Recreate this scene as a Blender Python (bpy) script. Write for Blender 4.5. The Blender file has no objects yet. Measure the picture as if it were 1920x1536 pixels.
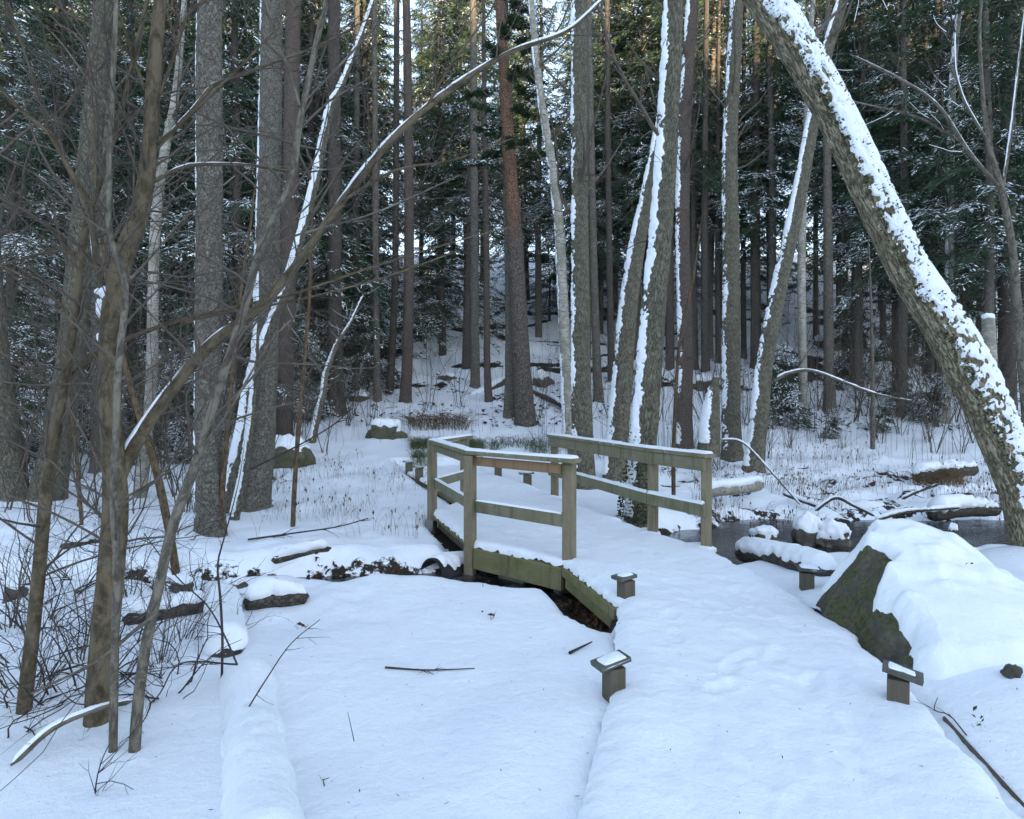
import bpy, math, random
import numpy as np
from math import radians as R, sin, cos, pi

SC = bpy.context.scene
COL = SC.collection
# ------------------------------------------------------------------ camera
PITCH = 0.8056
cam_d = bpy.data.cameras.new('camera'); cam = bpy.data.objects.new('camera', cam_d); COL.objects.link(cam)
cam.location = (0, 0, 1.6); cam.rotation_euler = (R(90 - PITCH), 0, 0)
cam_d.sensor_width = 36; cam_d.lens = 24; cam_d.clip_start = 0.05; cam_d.clip_end = 2000
SC.camera = cam
# ------------------------------------------------------------------ sky and sun
SUN_EL, SUN_AZ = R(11), R(160)          # azimuth from +Y towards +X : low winter sun behind the camera, behind an unseen ridge added for shade
world = bpy.data.worlds.new('World'); SC.world = world; world.use_nodes = True
wn = world.node_tree; wn.nodes.clear()
sky = wn.nodes.new('ShaderNodeTexSky'); sky.sky_type = 'NISHITA'; sky.sun_disc = False
sky.sun_elevation = SUN_EL; sky.sun_rotation = SUN_AZ; sky.air_density = 1.0; sky.dust_density = 0.6; sky.ozone_density = 2.2
hsv = wn.nodes.new('ShaderNodeHueSaturation'); hsv.inputs['Saturation'].default_value = 0.70
bgn = wn.nodes.new('ShaderNodeBackground'); bgn.inputs['Strength'].default_value = 0.15
won = wn.nodes.new('ShaderNodeOutputWorld')
wn.links.new(sky.outputs[0], hsv.inputs['Color']); wn.links.new(hsv.outputs[0], bgn.inputs[0]); wn.links.new(bgn.outputs[0], won.inputs[0])
sun_d = bpy.data.lights.new('sun', 'SUN'); sun_d.energy = 3.5; sun_d.angle = R(0.5); sun_d.color = (1.0, .78, .5)
sun = bpy.data.objects.new('sun', sun_d); COL.objects.link(sun)
sun.rotation_euler = (R(90) - SUN_EL, 0, pi - SUN_AZ)   # light travels away from the sun
SC.view_settings.view_transform = 'Standard'; SC.view_settings.look = 'None'
SC.view_settings.exposure = 2.2; SC.view_settings.gamma = 1.0; SC.view_settings.use_curve_mapping = False
SC.cycles.max_bounces = 6; SC.cycles.diffuse_bounces = 4; SC.cycles.glossy_bounces = 2
SC.cycles.use_adaptive_sampling = True; SC.cycles.adaptive_threshold = 0.02

# ------------------------------------------------------------------ numpy helpers
def _h(i, j, k, s):
    n = (i * 374761393 + j * 668265263 + k * 2147483647 + s * 1274126177) & 0xffffffff
    n = ((n ^ (n >> 13)) * 1274126177) & 0xffffffff
    n = ((n ^ (n >> 15)) * 2246822519) & 0xffffffff
    return ((n ^ (n >> 16)) & 0xffff) / 32767.5 - 1.0
def vnoise(x, y, z=0.0, s=0):
    x, y, z = np.broadcast_arrays(np.asarray(x, float), np.asarray(y, float), np.asarray(z, float))
    xi, yi, zi = np.floor(x).astype(np.int64), np.floor(y).astype(np.int64), np.floor(z).astype(np.int64)
    fx, fy, fz = x - xi, y - yi, z - zi
    fx = fx * fx * (3 - 2 * fx); fy = fy * fy * (3 - 2 * fy); fz = fz * fz * (3 - 2 * fz)
    r = 0
    for a in (0, 1):
        for b in (0, 1):
            for c in (0, 1):
                w = (fx if a else 1 - fx) * (fy if b else 1 - fy) * (fz if c else 1 - fz)
                r = r + w * _h(xi + a, yi + b, zi + c, s)
    return r
def fbm(x, y, z=0.0, o=3, s=0):
    r, a, f = 0, 1.0, 1.0
    for i in range(o):
        r = r + a * vnoise(np.asarray(x) * f, np.asarray(y) * f, np.asarray(z) * f, s + i * 17); a *= .5; f *= 2.03
    return r / 1.75
def sstep(a, b, x):
    t = np.clip((np.asarray(x, float) - a) / (b - a), 0, 1); return t * t * (3 - 2 * t)
def nrm(v):
    v = np.asarray(v, float); return v / (np.linalg.norm(v, axis=-1, keepdims=True) + 1e-12)

def make_mesh(name, V, Q=None, T=None, mats=(), uv=None, midx=None, smooth=True, attr=None):
    V = np.asarray(V, np.float32).reshape(-1, 3)
    Q = np.zeros((0, 4), np.int32) if Q is None or len(Q) == 0 else np.asarray(Q, np.int32).reshape(-1, 4)
    T = np.zeros((0, 3), np.int32) if T is None or len(T) == 0 else np.asarray(T, np.int32).reshape(-1, 3)
    me = bpy.data.meshes.new(name)
    me.vertices.add(len(V)); me.vertices.foreach_set('co', V.ravel())
    lv = np.concatenate([Q.ravel(), T.ravel()]).astype(np.int32)
    me.loops.add(len(lv)); me.loops.foreach_set('vertex_index', lv)
    nq, nt = len(Q), len(T)
    ls = np.concatenate([np.arange(nq) * 4, nq * 4 + np.arange(nt) * 3]).astype(np.int32)
    me.polygons.add(nq + nt); me.polygons.foreach_set('loop_start', ls)
    try: me.polygons.foreach_set('loop_total', np.concatenate([np.full(nq, 4), np.full(nt, 3)]).astype(np.int32))
    except Exception: pass
    me.polygons.foreach_set('use_smooth', np.full(nq + nt, smooth, bool))
    for m in mats: me.materials.append(m)
    if midx is not None: me.polygons.foreach_set('material_index', np.asarray(midx, np.int32))
    if uv is not None:
        l = me.uv_layers.new(name='UVMap'); l.data.foreach_set('uv', np.asarray(uv, np.float32).ravel())
    if attr:
        for k, a in attr.items():
            at = me.attributes.new(k, 'FLOAT', 'POINT'); at.data.foreach_set('value', np.asarray(a, np.float32).ravel())
    me.update(calc_edges=True); me.validate()
    return me

class MB:
    """collects quads / triangles of ONE part"""
    def __init__(s): s.v, s.q, s.t, s.uq, s.ut, s.mq, s.mt, s.n = [], [], [], [], [], [], [], 0
    def add(s, V, Q=None, T=None, UQ=None, UT=None, m=0):
        V = np.asarray(V, float).reshape(-1, 3); s.v.append(V)
        if Q is not None and len(Q):
            Q = np.asarray(Q).reshape(-1, 4); s.q.append(Q + s.n); s.mq.append(np.full(len(Q), m))
            s.uq.append(np.zeros((len(Q), 4, 2)) if UQ is None else np.asarray(UQ).reshape(-1, 4, 2))
        if T is not None and len(T):
            T = np.asarray(T).reshape(-1, 3); s.t.append(T + s.n); s.mt.append(np.full(len(T), m))
            s.ut.append(np.zeros((len(T), 3, 2)) if UT is None else np.asarray(UT).reshape(-1, 3, 2))
        s.n += len(V)
    def mesh(s, name, mats, smooth=True):
        if not s.v: return None
        c = lambda l, sh: np.concatenate(l) if l else np.zeros(sh)
        Q, T = c(s.q, (0, 4)), c(s.t, (0, 3))
        uv = np.concatenate([c(s.uq, (0, 4, 2)).reshape(-1, 2), c(s.ut, (0, 3, 2)).reshape(-1, 2)])
        mi = np.concatenate([c(s.mq, (0,)), c(s.mt, (0,))])
        return make_mesh(name, np.concatenate(s.v), Q, T, mats, uv, mi, smooth)

def obj(name, me, parent=None, kind=None, label=None):
    o = bpy.data.objects.new(name, me); COL.objects.link(o)
    if parent is not None: o.parent = parent
    if kind: o['kind'] = kind
    if label: o['label'] = label
    return o
def tag(o, label, cat, group=None, kind=None):
    o['label'] = label; o['category'] = cat
    if group: o['group'] = group
    if kind: o['kind'] = kind
    return o
def thing(name, label, cat, group=None, loc=(0, 0, 0)):
    o = bpy.data.objects.new(name, None); COL.objects.link(o); o.location = loc; o.empty_display_size = .1
    return tag(o, label, cat, group)

# ------------------------------------------------------------------ the lie of the land
STREAM = np.array([(14, 9.9), (9, 10.0), (6, 10.1), (4.2, 9.9), (3.0, 9.3), (1.9, 8.5), (1.0, 7.6), (.3, 7.25), (-1.5, 7.4), (-3.0, 7.15), (-4.5, 7.0), (-7, 7.0), (-14, 7.4)])
HW = np.array([.9, .95, 1.05, 1.15, 1.05, .85, .75, .5, .33, .24, .22, .25, .3])
WATER_Z = -.40
L_EDGE = np.array([(-.15, 0.6), (.05, 1.7), (.234, 2.6), (.545, 3.77), (.85, 5.46), (.53, 6.83), (-.48, 7.82), (-1.17, 9.99), (-.78, 11.2), (-1.25, 12.6), (-2.4, 15.75), (-3.3, 17.6)])
R_EDGE = np.array([(1.9, 0.6), (1.98, 1.7), (2.02, 2.7), (2.2, 3.6), (2.36, 4.65), (2.4, 5.6), (2.14, 7.5), (1.73, 8.36), (.95, 10.9), (.72, 11.5), (.3, 13.2), (-.3, 14.6), (-.85, 16), (-1.7, 17.6)])
def left(y): return np.interp(y, L_EDGE[:, 1], L_EDGE[:, 0])
def right(y): return np.interp(y, R_EDGE[:, 1], R_EDGE[:, 0])
def polydist(x, y, P, W=None):
    best = np.full(np.shape(x), 1e9); wb = np.zeros(np.shape(x))
    for i in range(len(P) - 1):
        a, b = P[i], P[i + 1]; d = b - a; L2 = d @ d
        t = np.clip(((x - a[0]) * d[0] + (y - a[1]) * d[1]) / L2, 0, 1)
        dd = np.hypot(x - a[0] - t * d[0], y - a[1] - t * d[1])
        m = dd < best; best = np.where(m, dd, best)
        if W is not None: wb = np.where(m, W[i] + t * (W[i + 1] - W[i]), wb)
    return best, wb
HILL_AND_SHADE_RIDGE = np.array([(-400, 70), (-300, 66), (-180, 58), (-60, 8), (-22, .4), (-10, 0), (14, 0), (18, .3), (21, .85), (25, 2.0), (30, 3.6), (40, 7.2), (60, 14.2), (80, 18), (120, 21), (320, 24)])  # rows far behind the camera: unseen ridge added to block the low sun
HY = np.linspace(-400, 320, 1441); HZ = np.interp(HY, HILL_AND_SHADE_RIDGE[:, 0], HILL_AND_SHADE_RIDGE[:, 1]); HZ = np.convolve(np.pad(HZ, 4, 'edge'), np.ones(9) / 9, 'valid')
TROUGH2 = np.array([(-.46, 7.95), (-1.10, 9.99), (-.72, 11.2), (-1.2, 12.6), (-2.35, 15.7)])
TROUGH = np.array([(-.25, 7.72), (.52, 6.82), (.70, 6.1), (.84, 5.38)])
def ground(x, y, fine=True):
    x, y = np.broadcast_arrays(np.asarray(x, float), np.asarray(y, float))
    yy = y + 1.3 * vnoise(x * .11, y * .11, 0, 5) * sstep(15, 24, y)
    z = np.interp(yy, HY, HZ)
    on = ((x > left(y) - .05) & (x < right(y) + np.where(y < 5.2, -.05, .05)) & (y < 17.6))
    z = z - .13 * sstep(30, 8, np.abs(y - 2))
    # right-hand marsh and left hollow
    z = z - .14 * sstep(2.2, 4, x) * sstep(6.5, 8, y) * sstep(19, 15, y)
    sd, hw = polydist(x, y, STREAM, HW)
    sd = sd + .22 * vnoise(x * 1.3, y * 1.3, 0, 9) * sstep(-.2, 3, x) + .10 * vnoise(x * 2.7, y * 2.7, 0, 10)
    cut = sstep(hw + .42, hw - .12, sd)
    z = z * (1 - cut) + cut * (-.56)
    # ground falls away below the bridge deck
    ub = sstep(5.3, 6.2, y) * sstep(11.2, 10.2, y) * sstep(left(y) - .15, left(y) + .35, x) * sstep(right(y) + .2, right(y) - .2, x)
    z = z - .22 * ub * (1 - cut)
    # beneath the low walkway
    z = np.where(on & (y < 16.9), np.minimum(z, -.14), z)
    z = z + .065 * sstep(1.6, .2, left(y) - x) * sstep(-.4, .0, left(y) - x) * sstep(5.2, 4.3, y) * (y < 5.6)
    z = z + .085 * sstep(-.05, .05, x - right(y)) * sstep(1.2, .4, x - right(y)) * sstep(4.4, 3.4, y) * sstep(0, 1, y)
    tr, _ = polydist(x, y, TROUGH); tr = tr + .07 * vnoise(x * 2.3, y * 2.3, 0, 14)
    z = np.where(~on | (y > 5.4), z - (z + .40) * sstep(.40, .12, tr) * (z > -.40), z)
    t2, _ = polydist(x, y, TROUGH2); t2 = t2 + .05 * vnoise(x * 2.3, y * 2.3, 0, 15)
    z = np.where(~on | (y > 5.4), z - np.maximum(z + np.interp(y, [7.7, 10, 12, 16], [.42, .36, .26, .16]), 0) * sstep(.34, .05, t2), z)
    # a snow heap at the outer corner of the bridge, snow mounds to the right of the walkway
    z = z + .16 * np.exp(-(((x + .80) / .36) ** 2 + ((y - 7.50) / .30) ** 2))
    z = z + .13 * sstep(2.15, 2.9, x) * sstep(.5, 2.5, y) * sstep(7.2, 5.0, y)
    z = z + .28 * np.exp(-(((x - 3.9) / 1.0) ** 2 + ((y - 4.9) / 1.1) ** 2)) + .3 * np.exp(-(((x - 5.0) / .8) ** 2 + ((y - 6.6) / .7) ** 2))
    if fine:
        off = sstep(0, .5, np.maximum(left(y) - x, x - right(y)))
        rough = .035 + .10 * sstep(9, 30, y) + .05 * sstep(2.4, 4, x) * sstep(7, 10, y) + .05 * sstep(-1.2, -3, x)
        z = z + off * rough * fbm(x * .9, y * .9, 0, 3, 31) + off * .35 * rough * fbm(x * 3.1, y * 3.1, 0, 3, 41)
        hill = sstep(20, 28, y)
        z = z + hill * .35 * np.maximum(0, fbm(x * .45, y * .45, 0, 3, 51) - .1) * sstep(70, 50, y)
        # hummocks of frozen marsh
        ms = sstep(1.8, 3.2, x) * sstep(8.5, 10.5, y) * sstep(19, 16, y)
        z = z + ms * (.15 * fbm(x * 1.7, y * 2.6, 0, 3, 61) + .07 * np.maximum(0, fbm(x * 4.1, y * 5, 0, 3, 63)))
        lb = sstep(-.6, -1.4, x) * sstep(4.5, 6, y) * sstep(10.5, 8.5, y); z = z + lb * .07 * fbm(x * 2.4, y * 2.4, 0, 3, 65)
    return z
def gz(x, y): return float(ground(np.array([x]), np.array([y]))[0])
F = np.array([0, cos(R(PITCH)), -sin(R(PITCH))]); U = np.array([0, sin(R(PITCH)), cos(R(PITCH))])
def ray(px, py):
    d = F + np.array([(px - 960) / 1280, 0, 0]) - U * ((py - 768) / 1280)
    return d / d[1]
def at(px, py, d): return np.array([0, 0, 1.6]) + ray(px, py) * d          # point at depth d (metres)
def on_ground(px, py, dmin=2.0, dmax=90):
    ds = np.linspace(dmin, dmax, 3000); r = ray(px, py)
    h = 1.6 + r[2] * ds - ground(r[0] * ds, ds)
    i = np.argmax(h < 0); d = ds[i] if h[i] < 0 else dmax
    return float(d)

# ------------------------------------------------------------------ materials
def mat(name):
    m = bpy.data.materials.new(name); m.use_nodes = True; nt = m.node_tree
    return m, nt, nt.nodes['Principled BSDF']
def N(nt, t, **kw):
    n = nt.nodes.new('ShaderNode' + t)
    for k, v in kw.items():
        if k in n.inputs: n.inputs[k].default_value = v
        else: setattr(n, k, v)
    return n
def coords(nt, kind='Object', scale=(1, 1, 1)):
    c = N(nt, 'TexCoord'); m = N(nt, 'Mapping'); m.inputs['Scale'].default_value = scale
    nt.links.new(c.outputs[kind], m.inputs[0]); return m.outputs[0]
def noise(nt, vec, scale, detail=4, rough=.55, dist=0):
    n = N(nt, 'TexNoise', Scale=scale, Detail=detail, Roughness=rough, Distortion=dist); nt.links.new(vec, n.inputs['Vector']); return n.outputs['Fac']
def ramp(nt, fac, *st):
    r = N(nt, 'ValToRGB'); e = r.color_ramp.elements
    while len(e) < len(st): e.new(.5)
    for el, (p, c) in zip(e, st): el.position = p; el.color = (*c, 1) if len(c) == 3 else c
    nt.links.new(fac, r.inputs[0]); return r.outputs[0]
def mix(nt, fac, a, b, mode='MIX'):
    m = N(nt, 'Mix'); m.data_type = 'RGBA'; m.blend_type = mode
    if isinstance(fac, float): m.inputs[0].default_value = fac
    else: nt.links.new(fac, m.inputs[0])
    for s, i in ((a, 6), (b, 7)):
        if isinstance(s, tuple): m.inputs[i].default_value = (*s, 1)
        else: nt.links.new(s, m.inputs[i])
    return m.outputs[2]
def bump(nt, b, h, strength=.5, dist=.01):
    n = N(nt, 'Bump', Strength=strength, Distance=dist); nt.links.new(h, n.inputs['Height']); nt.links.new(n.outputs[0], b.inputs['Normal']); return n
def g(v): return (v, v, v)
W1, B0 = (1, 1, 1), (0, 0, 0)

def m_snow(name, bare=False):
    m, nt, b = mat(name); v = coords(nt)
    b.inputs['Roughness'].default_value = .65; b.inputs['Specular IOR Level'].default_value = .25
    c = ramp(nt, noise(nt, v, 1.6, 5), (.3, (.79, .82, .85)), (.7, (.85, .87, .885)))
    n1 = noise(nt, v, 9, 6, .62); n2 = noise(nt, v, 110, 3, .6)
    h = N(nt, 'Math', operation='MULTIPLY_ADD'); nt.links.new(n2, h.inputs[0]); h.inputs[1].default_value = .18; nt.links.new(n1, h.inputs[2])
    bump(nt, b, h.outputs[0], .55, .036)
    if bare:
        a = N(nt, 'Attribute'); a.attribute_name = 'bare'
        nn = noise(nt, v, 7, 6, .68)
        s = N(nt, 'Math', operation='MULTIPLY_ADD'); nt.links.new(nn, s.inputs[0]); s.inputs[1].default_value = 1.1; nt.links.new(a.outputs['Fac'], s.inputs[2])
        k = ramp(nt, s.outputs[0], (.93, B0), (1.0, W1))
        soil = ramp(nt, noise(nt, v, 24, 5, .7), (.3, (.012, .009, .007)), (.55, (.035, .026, .018)), (.75, (.075, .05, .03)))
        c = mix(nt, k, c, soil)
        rr = N(nt, 'MapRange'); rr.inputs[3].default_value = .6; rr.inputs[4].default_value = .9; nt.links.new(k, rr.inputs[0]); nt.links.new(rr.outputs[0], b.inputs['Roughness'])
    nt.links.new(c, b.inputs['Base Color']); return m
SNOW = m_snow('snow'); GROUND = m_snow('snowy_ground', True)

def m_bark(name, dark, light, lichen, lich=.5, su=26, sv=9, bs=.9, moss=0.0):
    m, nt, b = mat(name); v = coords(nt, 'UV', (su, sv, 1)); o = coords(nt, 'Object')
    b.inputs['Roughness'].default_value = .92; b.inputs['Specular IOR Level'].default_value = .15
    n1 = noise(nt, v, 1.0, 9, .68, .35); n2 = noise(nt, v, 2.7, 8, .74, .6); n3 = noise(nt, o, 3.1, 6, .7)
    a1 = N(nt, 'Math', operation='SUBTRACT'); nt.links.new(n1, a1.inputs[0]); a1.inputs[1].default_value = .5
    a2 = N(nt, 'Math', operation='ABSOLUTE'); nt.links.new(a1.outputs[0], a2.inputs[0])
    a3 = N(nt, 'Math', operation='MULTIPLY_ADD'); nt.links.new(n2, a3.inputs[0]); a3.inputs[1].default_value = .30; nt.links.new(a2.outputs[0], a3.inputs[2])
    crack = ramp(nt, a3.outputs[0], (.115, B0), (.155, g(.35)), (.22, W1))
    plate = mix(nt, ramp(nt, n2, (.34, B0), (.66, W1)), dark, light)
    plate = mix(nt, ramp(nt, n3, (.35, g(.0)), (.7, g(.45))), plate, tuple(x * .75 for x in light))
    c = mix(nt, crack, tuple(x * .42 for x in dark), plate)
    lm = ramp(nt, noise(nt, o, 13.0, 7, .74, .4), (.66 - .3 * lich, B0), (.80 - .3 * lich, W1))
    lf = N(nt, 'Math', operation='MULTIPLY'); nt.links.new(lm, lf.inputs[0]); lf.inputs[1].default_value = .55
    lc = mix(nt, crack, tuple(x * .45 for x in lichen), lichen)
    c = mix(nt, lf.outputs[0], c, lc)
    if moss > 0:
        mm = ramp(nt, noise(nt, o, 4.3, 7, .74), (.75 - .4 * moss, B0), (.88 - .4 * moss, g(.8))); c = mix(nt, mm, c, (.04, .048, .016))
    nt.links.new(c, b.inputs['Base Color'])
    h = N(nt, 'Math', operation='MULTIPLY_ADD'); nt.links.new(n2, h.inputs[0]); h.inputs[1].default_value = .7; nt.links.new(crack, h.inputs[2])
    bump(nt, b, h.outputs[0], bs, .010); return m
BARK_SPRUCE = m_bark('spruce_bark', (0.109, 0.090, 0.074), (0.256, 0.219, 0.177), (0.269, 0.288, 0.232), .62, 30, 14)
BARK_ALDER = m_bark('alder_bark', (0.094, 0.085, 0.062), (0.241, 0.212, 0.153), (0.252, 0.268, 0.190), .6, 34, 7, 1.0, .15)
BARK_LEAN = m_bark('mossy_cracked_bark', (0.134, 0.105, 0.069), (0.397, 0.341, 0.228), (0.473, 0.473, 0.337), .5, 22, 5, 1.0, .25)
BARK_BROWN = m_bark('brown_spruce_bark', (0.098, 0.071, 0.058), (0.201, 0.161, 0.132), (0.196, 0.184, 0.161), .4, 32, 16)
BARK_DARK = m_bark('dark_conifer_bark', (0.065, 0.055, 0.047), (0.163, 0.137, 0.114), (0.182, 0.189, 0.156), .5, 30, 14)
BARK_SMOOTH = m_bark('smooth_young_bark', (.115, .088, .055), (.16, .128, .082), (.17, .16, .11), .35, 9, 3, .3)
BARK_GREY = m_bark('grey_young_bark', (0.129, 0.110, 0.084), (0.202, 0.174, 0.134), (0.224, 0.213, 0.168), .45, 12, 4, .35)
BARK_TAN = m_bark('tan_sapling_bark', (.10, .07, .042), (.165, .115, .068), (.16, .14, .09), .3, 12, 4, .3)
def m_birch():
    m, nt, b = mat('birch_bark'); v = coords(nt, 'UV', (7, 15, 1)); o = coords(nt)
    b.inputs['Roughness'].default_value = .7
    a = ramp(nt, noise(nt, v, 1.3, 9, .8, .5), (.40, (.04, .035, .03)), (.49, (.36, .33, .28)), (.8, (.52, .49, .43)))
    k = ramp(nt, noise(nt, o, 3, 6, .7), (.42, B0), (.6, W1))
    c = mix(nt, k, a, (.19, .18, .13)); nt.links.new(c, b.inputs['Base Color']); bump(nt, b, noise(nt, v, 2, 5, .7), .5, .008); return m
BARK_BIRCH = m_birch()
def m_pine():
    m, nt, b = mat('pine_bark'); v = coords(nt, 'UV', (24, 9, 1)); o = coords(nt)
    b.inputs['Roughness'].default_value = .9
    vo = N(nt, 'TexVoronoi', feature='DISTANCE_TO_EDGE', Scale=1.0); nt.links.new(v, vo.inputs['Vector'])
    crack = ramp(nt, vo.outputs['Distance'], (0, B0), (.2, W1))
    low = mix(nt, noise(nt, v, 3, 5, .7), (.085, .068, .055), (.185, .155, .13))
    up = mix(nt, noise(nt, v, 3, 5, .7), (.16, .075, .042), (.30, .15, .085))
    s = N(nt, 'SeparateXYZ'); nt.links.new(o, s.inputs[0])
    q = N(nt, 'MapRange'); q.inputs[1].default_value = 5.2; q.inputs[2].default_value = 6.6; nt.links.new(s.outputs[2], q.inputs[0])
    c = mix(nt, q.outputs[0], low, up); c = mix(nt, crack, (.04, .03, .022), c)
    nt.links.new(c, b.inputs['Base Color']); bump(nt, b, crack, .7, .01); return m
BARK_PINE = m_pine()
def m_flat(name, c1, c2, scale=20, rough=.9, bs=.3, kind='Object'):
    m, nt, b = mat(name); v = coords(nt, kind); b.inputs['Roughness'].default_value = rough; b.inputs['Specular IOR Level'].default_value = .2
    n = noise(nt, v, scale, 5, .65); nt.links.new(ramp(nt, n, (.35, c1), (.65, c2)), b.inputs['Base Color']); bump(nt, b, n, bs, .006); return m
TWIG = m_flat('twig_bark', (0.069, 0.056, 0.045), (0.129, 0.103, 0.082), 12)
TWIG_DARK = m_flat('dark_twig_bark', (.035, .027, .024), (.07, .055, .048), 12)
DEADTWIG = m_flat('dead_twig', (.07, .062, .052), (.15, .135, .115), 8)
NEEDLE = m_flat('spruce_needles', (.034, .062, .036), (.072, .115, .06), 2.2, .75, 0)
PINENEEDLE = m_flat('pine_needles', (.028, .05, .026), (.06, .09, .042), 2.2, .75, 0)
STALK = m_flat('dead_stalks', (.07, .045, .026), (.20, .135, .075), 5)
GRASSM = m_flat('frosted_grass', (.05, .065, .025), (.16, .18, .085), 3)
LEAFM = m_flat('evergreen_leaf', (.018, .03, .008), (.055, .075, .02), 9, .55)
LITTER = m_flat('dead_leaves', (.045, .024, .013), (.15, .075, .035), 11)
PIPEM = m_flat('black_plastic', (.010, .011, .013), (.02, .021, .024), 20, .5)
BLOCKM = m_flat('concrete', (.2, .2, .19), (.3, .3, .28), 14)
def m_wood(name, c1, c2, green, gl=.5, endc=None):
    m, nt, b = mat(name); v = coords(nt, 'UV', (1, 1, 1)); o = coords(nt)
    b.inputs['Roughness'].default_value = .82; b.inputs['Specular IOR Level'].default_value = .25
    mp = N(nt, 'Mapping'); mp.inputs['Scale'].default_value = (2.2, 55, 1); nt.links.new(v, mp.inputs[0])
    gr = noise(nt, mp.outputs[0], 1.6, 6, .65, 1.2)
    c = mix(nt, gr, c1, c2)
    gm = ramp(nt, noise(nt, o, 3.4, 6, .7), (.62 - .3 * gl, B0), (.85 - .3 * gl, W1))
    gf = N(nt, 'Math', operation='MULTIPLY'); nt.links.new(gm, gf.inputs[0]); gf.inputs[1].default_value = .8
    gc = mix(nt, gr, tuple(x * .6 for x in green), green)
    c = mix(nt, gf.outputs[0], c, gc)
    # dark weather streaks running down the face
    ms = N(nt, 'Mapping'); ms.inputs['Scale'].default_value = (9, 9, .9); nt.links.new(o, ms.inputs[0])
    st = ramp(nt, noise(nt, ms.outputs[0], 1.2, 5, .7), (.52, B0), (.70, W1)); sf = N(nt, 'Math', operation='MULTIPLY'); nt.links.new(st, sf.inputs[0]); sf.inputs[1].default_value = .55
    c = mix(nt, sf.outputs[0], c, (.035, .034, .018))
    nt.links.new(c, b.inputs['Base Color']); bump(nt, b, gr, .5, .004); return m
WOOD = m_wood('weathered_rail', (.12, .105, .068), (.30, .265, .18), (.17, .175, .085), .72)
WOOD_POST = m_wood('post_wood', (.135, .108, .07), (.28, .232, .155), (.15, .15, .07), .45)
WOOD_FASCIA = m_wood('algae_fascia', (.115, .10, .05), (.27, .24, .13), (.15, .155, .055), .72)
WOOD_FRESH = m_wood('reddish_board', (.20, .12, .065), (.31, .195, .11), (.2, .15, .08), .15)
WOOD_DARK = m_wood('dark_block', (.065, .053, .04), (.15, .122, .088), (.08, .085, .045), .5)
WOOD_CAP = m_wood('cap_wood', (.07, .072, .06), (.13, .13, .11), (.09, .10, .06), .5)
def m_rock(name, moss=.5):
    m, nt, b = mat(name); v = coords(nt); b.inputs['Roughness'].default_value = .92
    c = ramp(nt, noise(nt, v, 9, 7, .7), (.3, (.055, .046, .038)), (.5, (.13, .11, .09)), (.72, (.26, .24, .20)))
    k = ramp(nt, noise(nt, v, 4.2, 7, .72), (.66 - .34 * moss, B0), (.8 - .34 * moss, W1))
    mc = ramp(nt, noise(nt, v, 38, 4, .7), (.3, (.034, .04, .012)), (.7, (.15, .155, .06)))
    c = mix(nt, k, c, mc); nt.links.new(c, b.inputs['Base Color']); bump(nt, b, noise(nt, v, 17, 9, .8), 1.0, .05); return m
ROCK = m_rock('mossy_rock', .74); STONE = m_rock('dark_stone', .1)
def m_water():
    m, nt, b = mat('icy_water'); v = coords(nt)
    n = noise(nt, v, 3.5, 7, .7, .6)
    c = ramp(nt, n, (.45, (.012, .012, .012)), (.62, (.05, .052, .055)), (.72, (.30, .31, .33)))
    nt.links.new(c, b.inputs['Base Color']); r = ramp(nt, n, (.5, g(.12)), (.65, g(.5))); nt.links.new(r, b.inputs['Roughness'])
    bump(nt, b, noise(nt, v, 14, 5, .6), .25, .02); return m
WATER = m_water()

# ------------------------------------------------------------------ tubes
def smooth_path(P, step, rad=None):
    P = np.asarray(P, float); n = len(P)
    if n == 2:
        k = max(2, int(np.linalg.norm(P[1] - P[0]) / step) + 1); t = np.linspace(0, 1, k)[:, None]
        return P[0] + (P[1] - P[0]) * t, (None if rad is None else rad[0] + (rad[1] - rad[0]) * t[:, 0])
    E = np.vstack([2 * P[0] - P[1], P, 2 * P[-1] - P[-2]]); out, ro = [], []
    for i in range(n - 1):
        p0, p1, p2, p3 = E[i:i + 4]; k = max(1, int(np.linalg.norm(p2 - p1) / step))
        t = (np.arange(k) / k)[:, None]
        out.append(.5 * (2 * p1 + (p2 - p0) * t + (2 * p0 - 5 * p1 + 4 * p2 - p3) * t ** 2 + (3 * p1 - p0 - 3 * p2 + p3) * t ** 3))
        if rad is not None: ro.append(rad[i] + (rad[i + 1] - rad[i]) * t[:, 0])
    out.append(P[-1:]); 
    if rad is not None: ro.append(np.array([rad[-1]]))
    return np.vstack(out), (np.concatenate(ro) if rad is not None else None)
def frames(P):
    T = nrm(np.gradient(P, axis=0)); mt = np.abs(T.mean(0)); ref = np.eye(3)[np.argmin(mt)]
    A = nrm(np.cross(T, ref)); B = np.cross(T, A); return T, A, B
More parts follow.
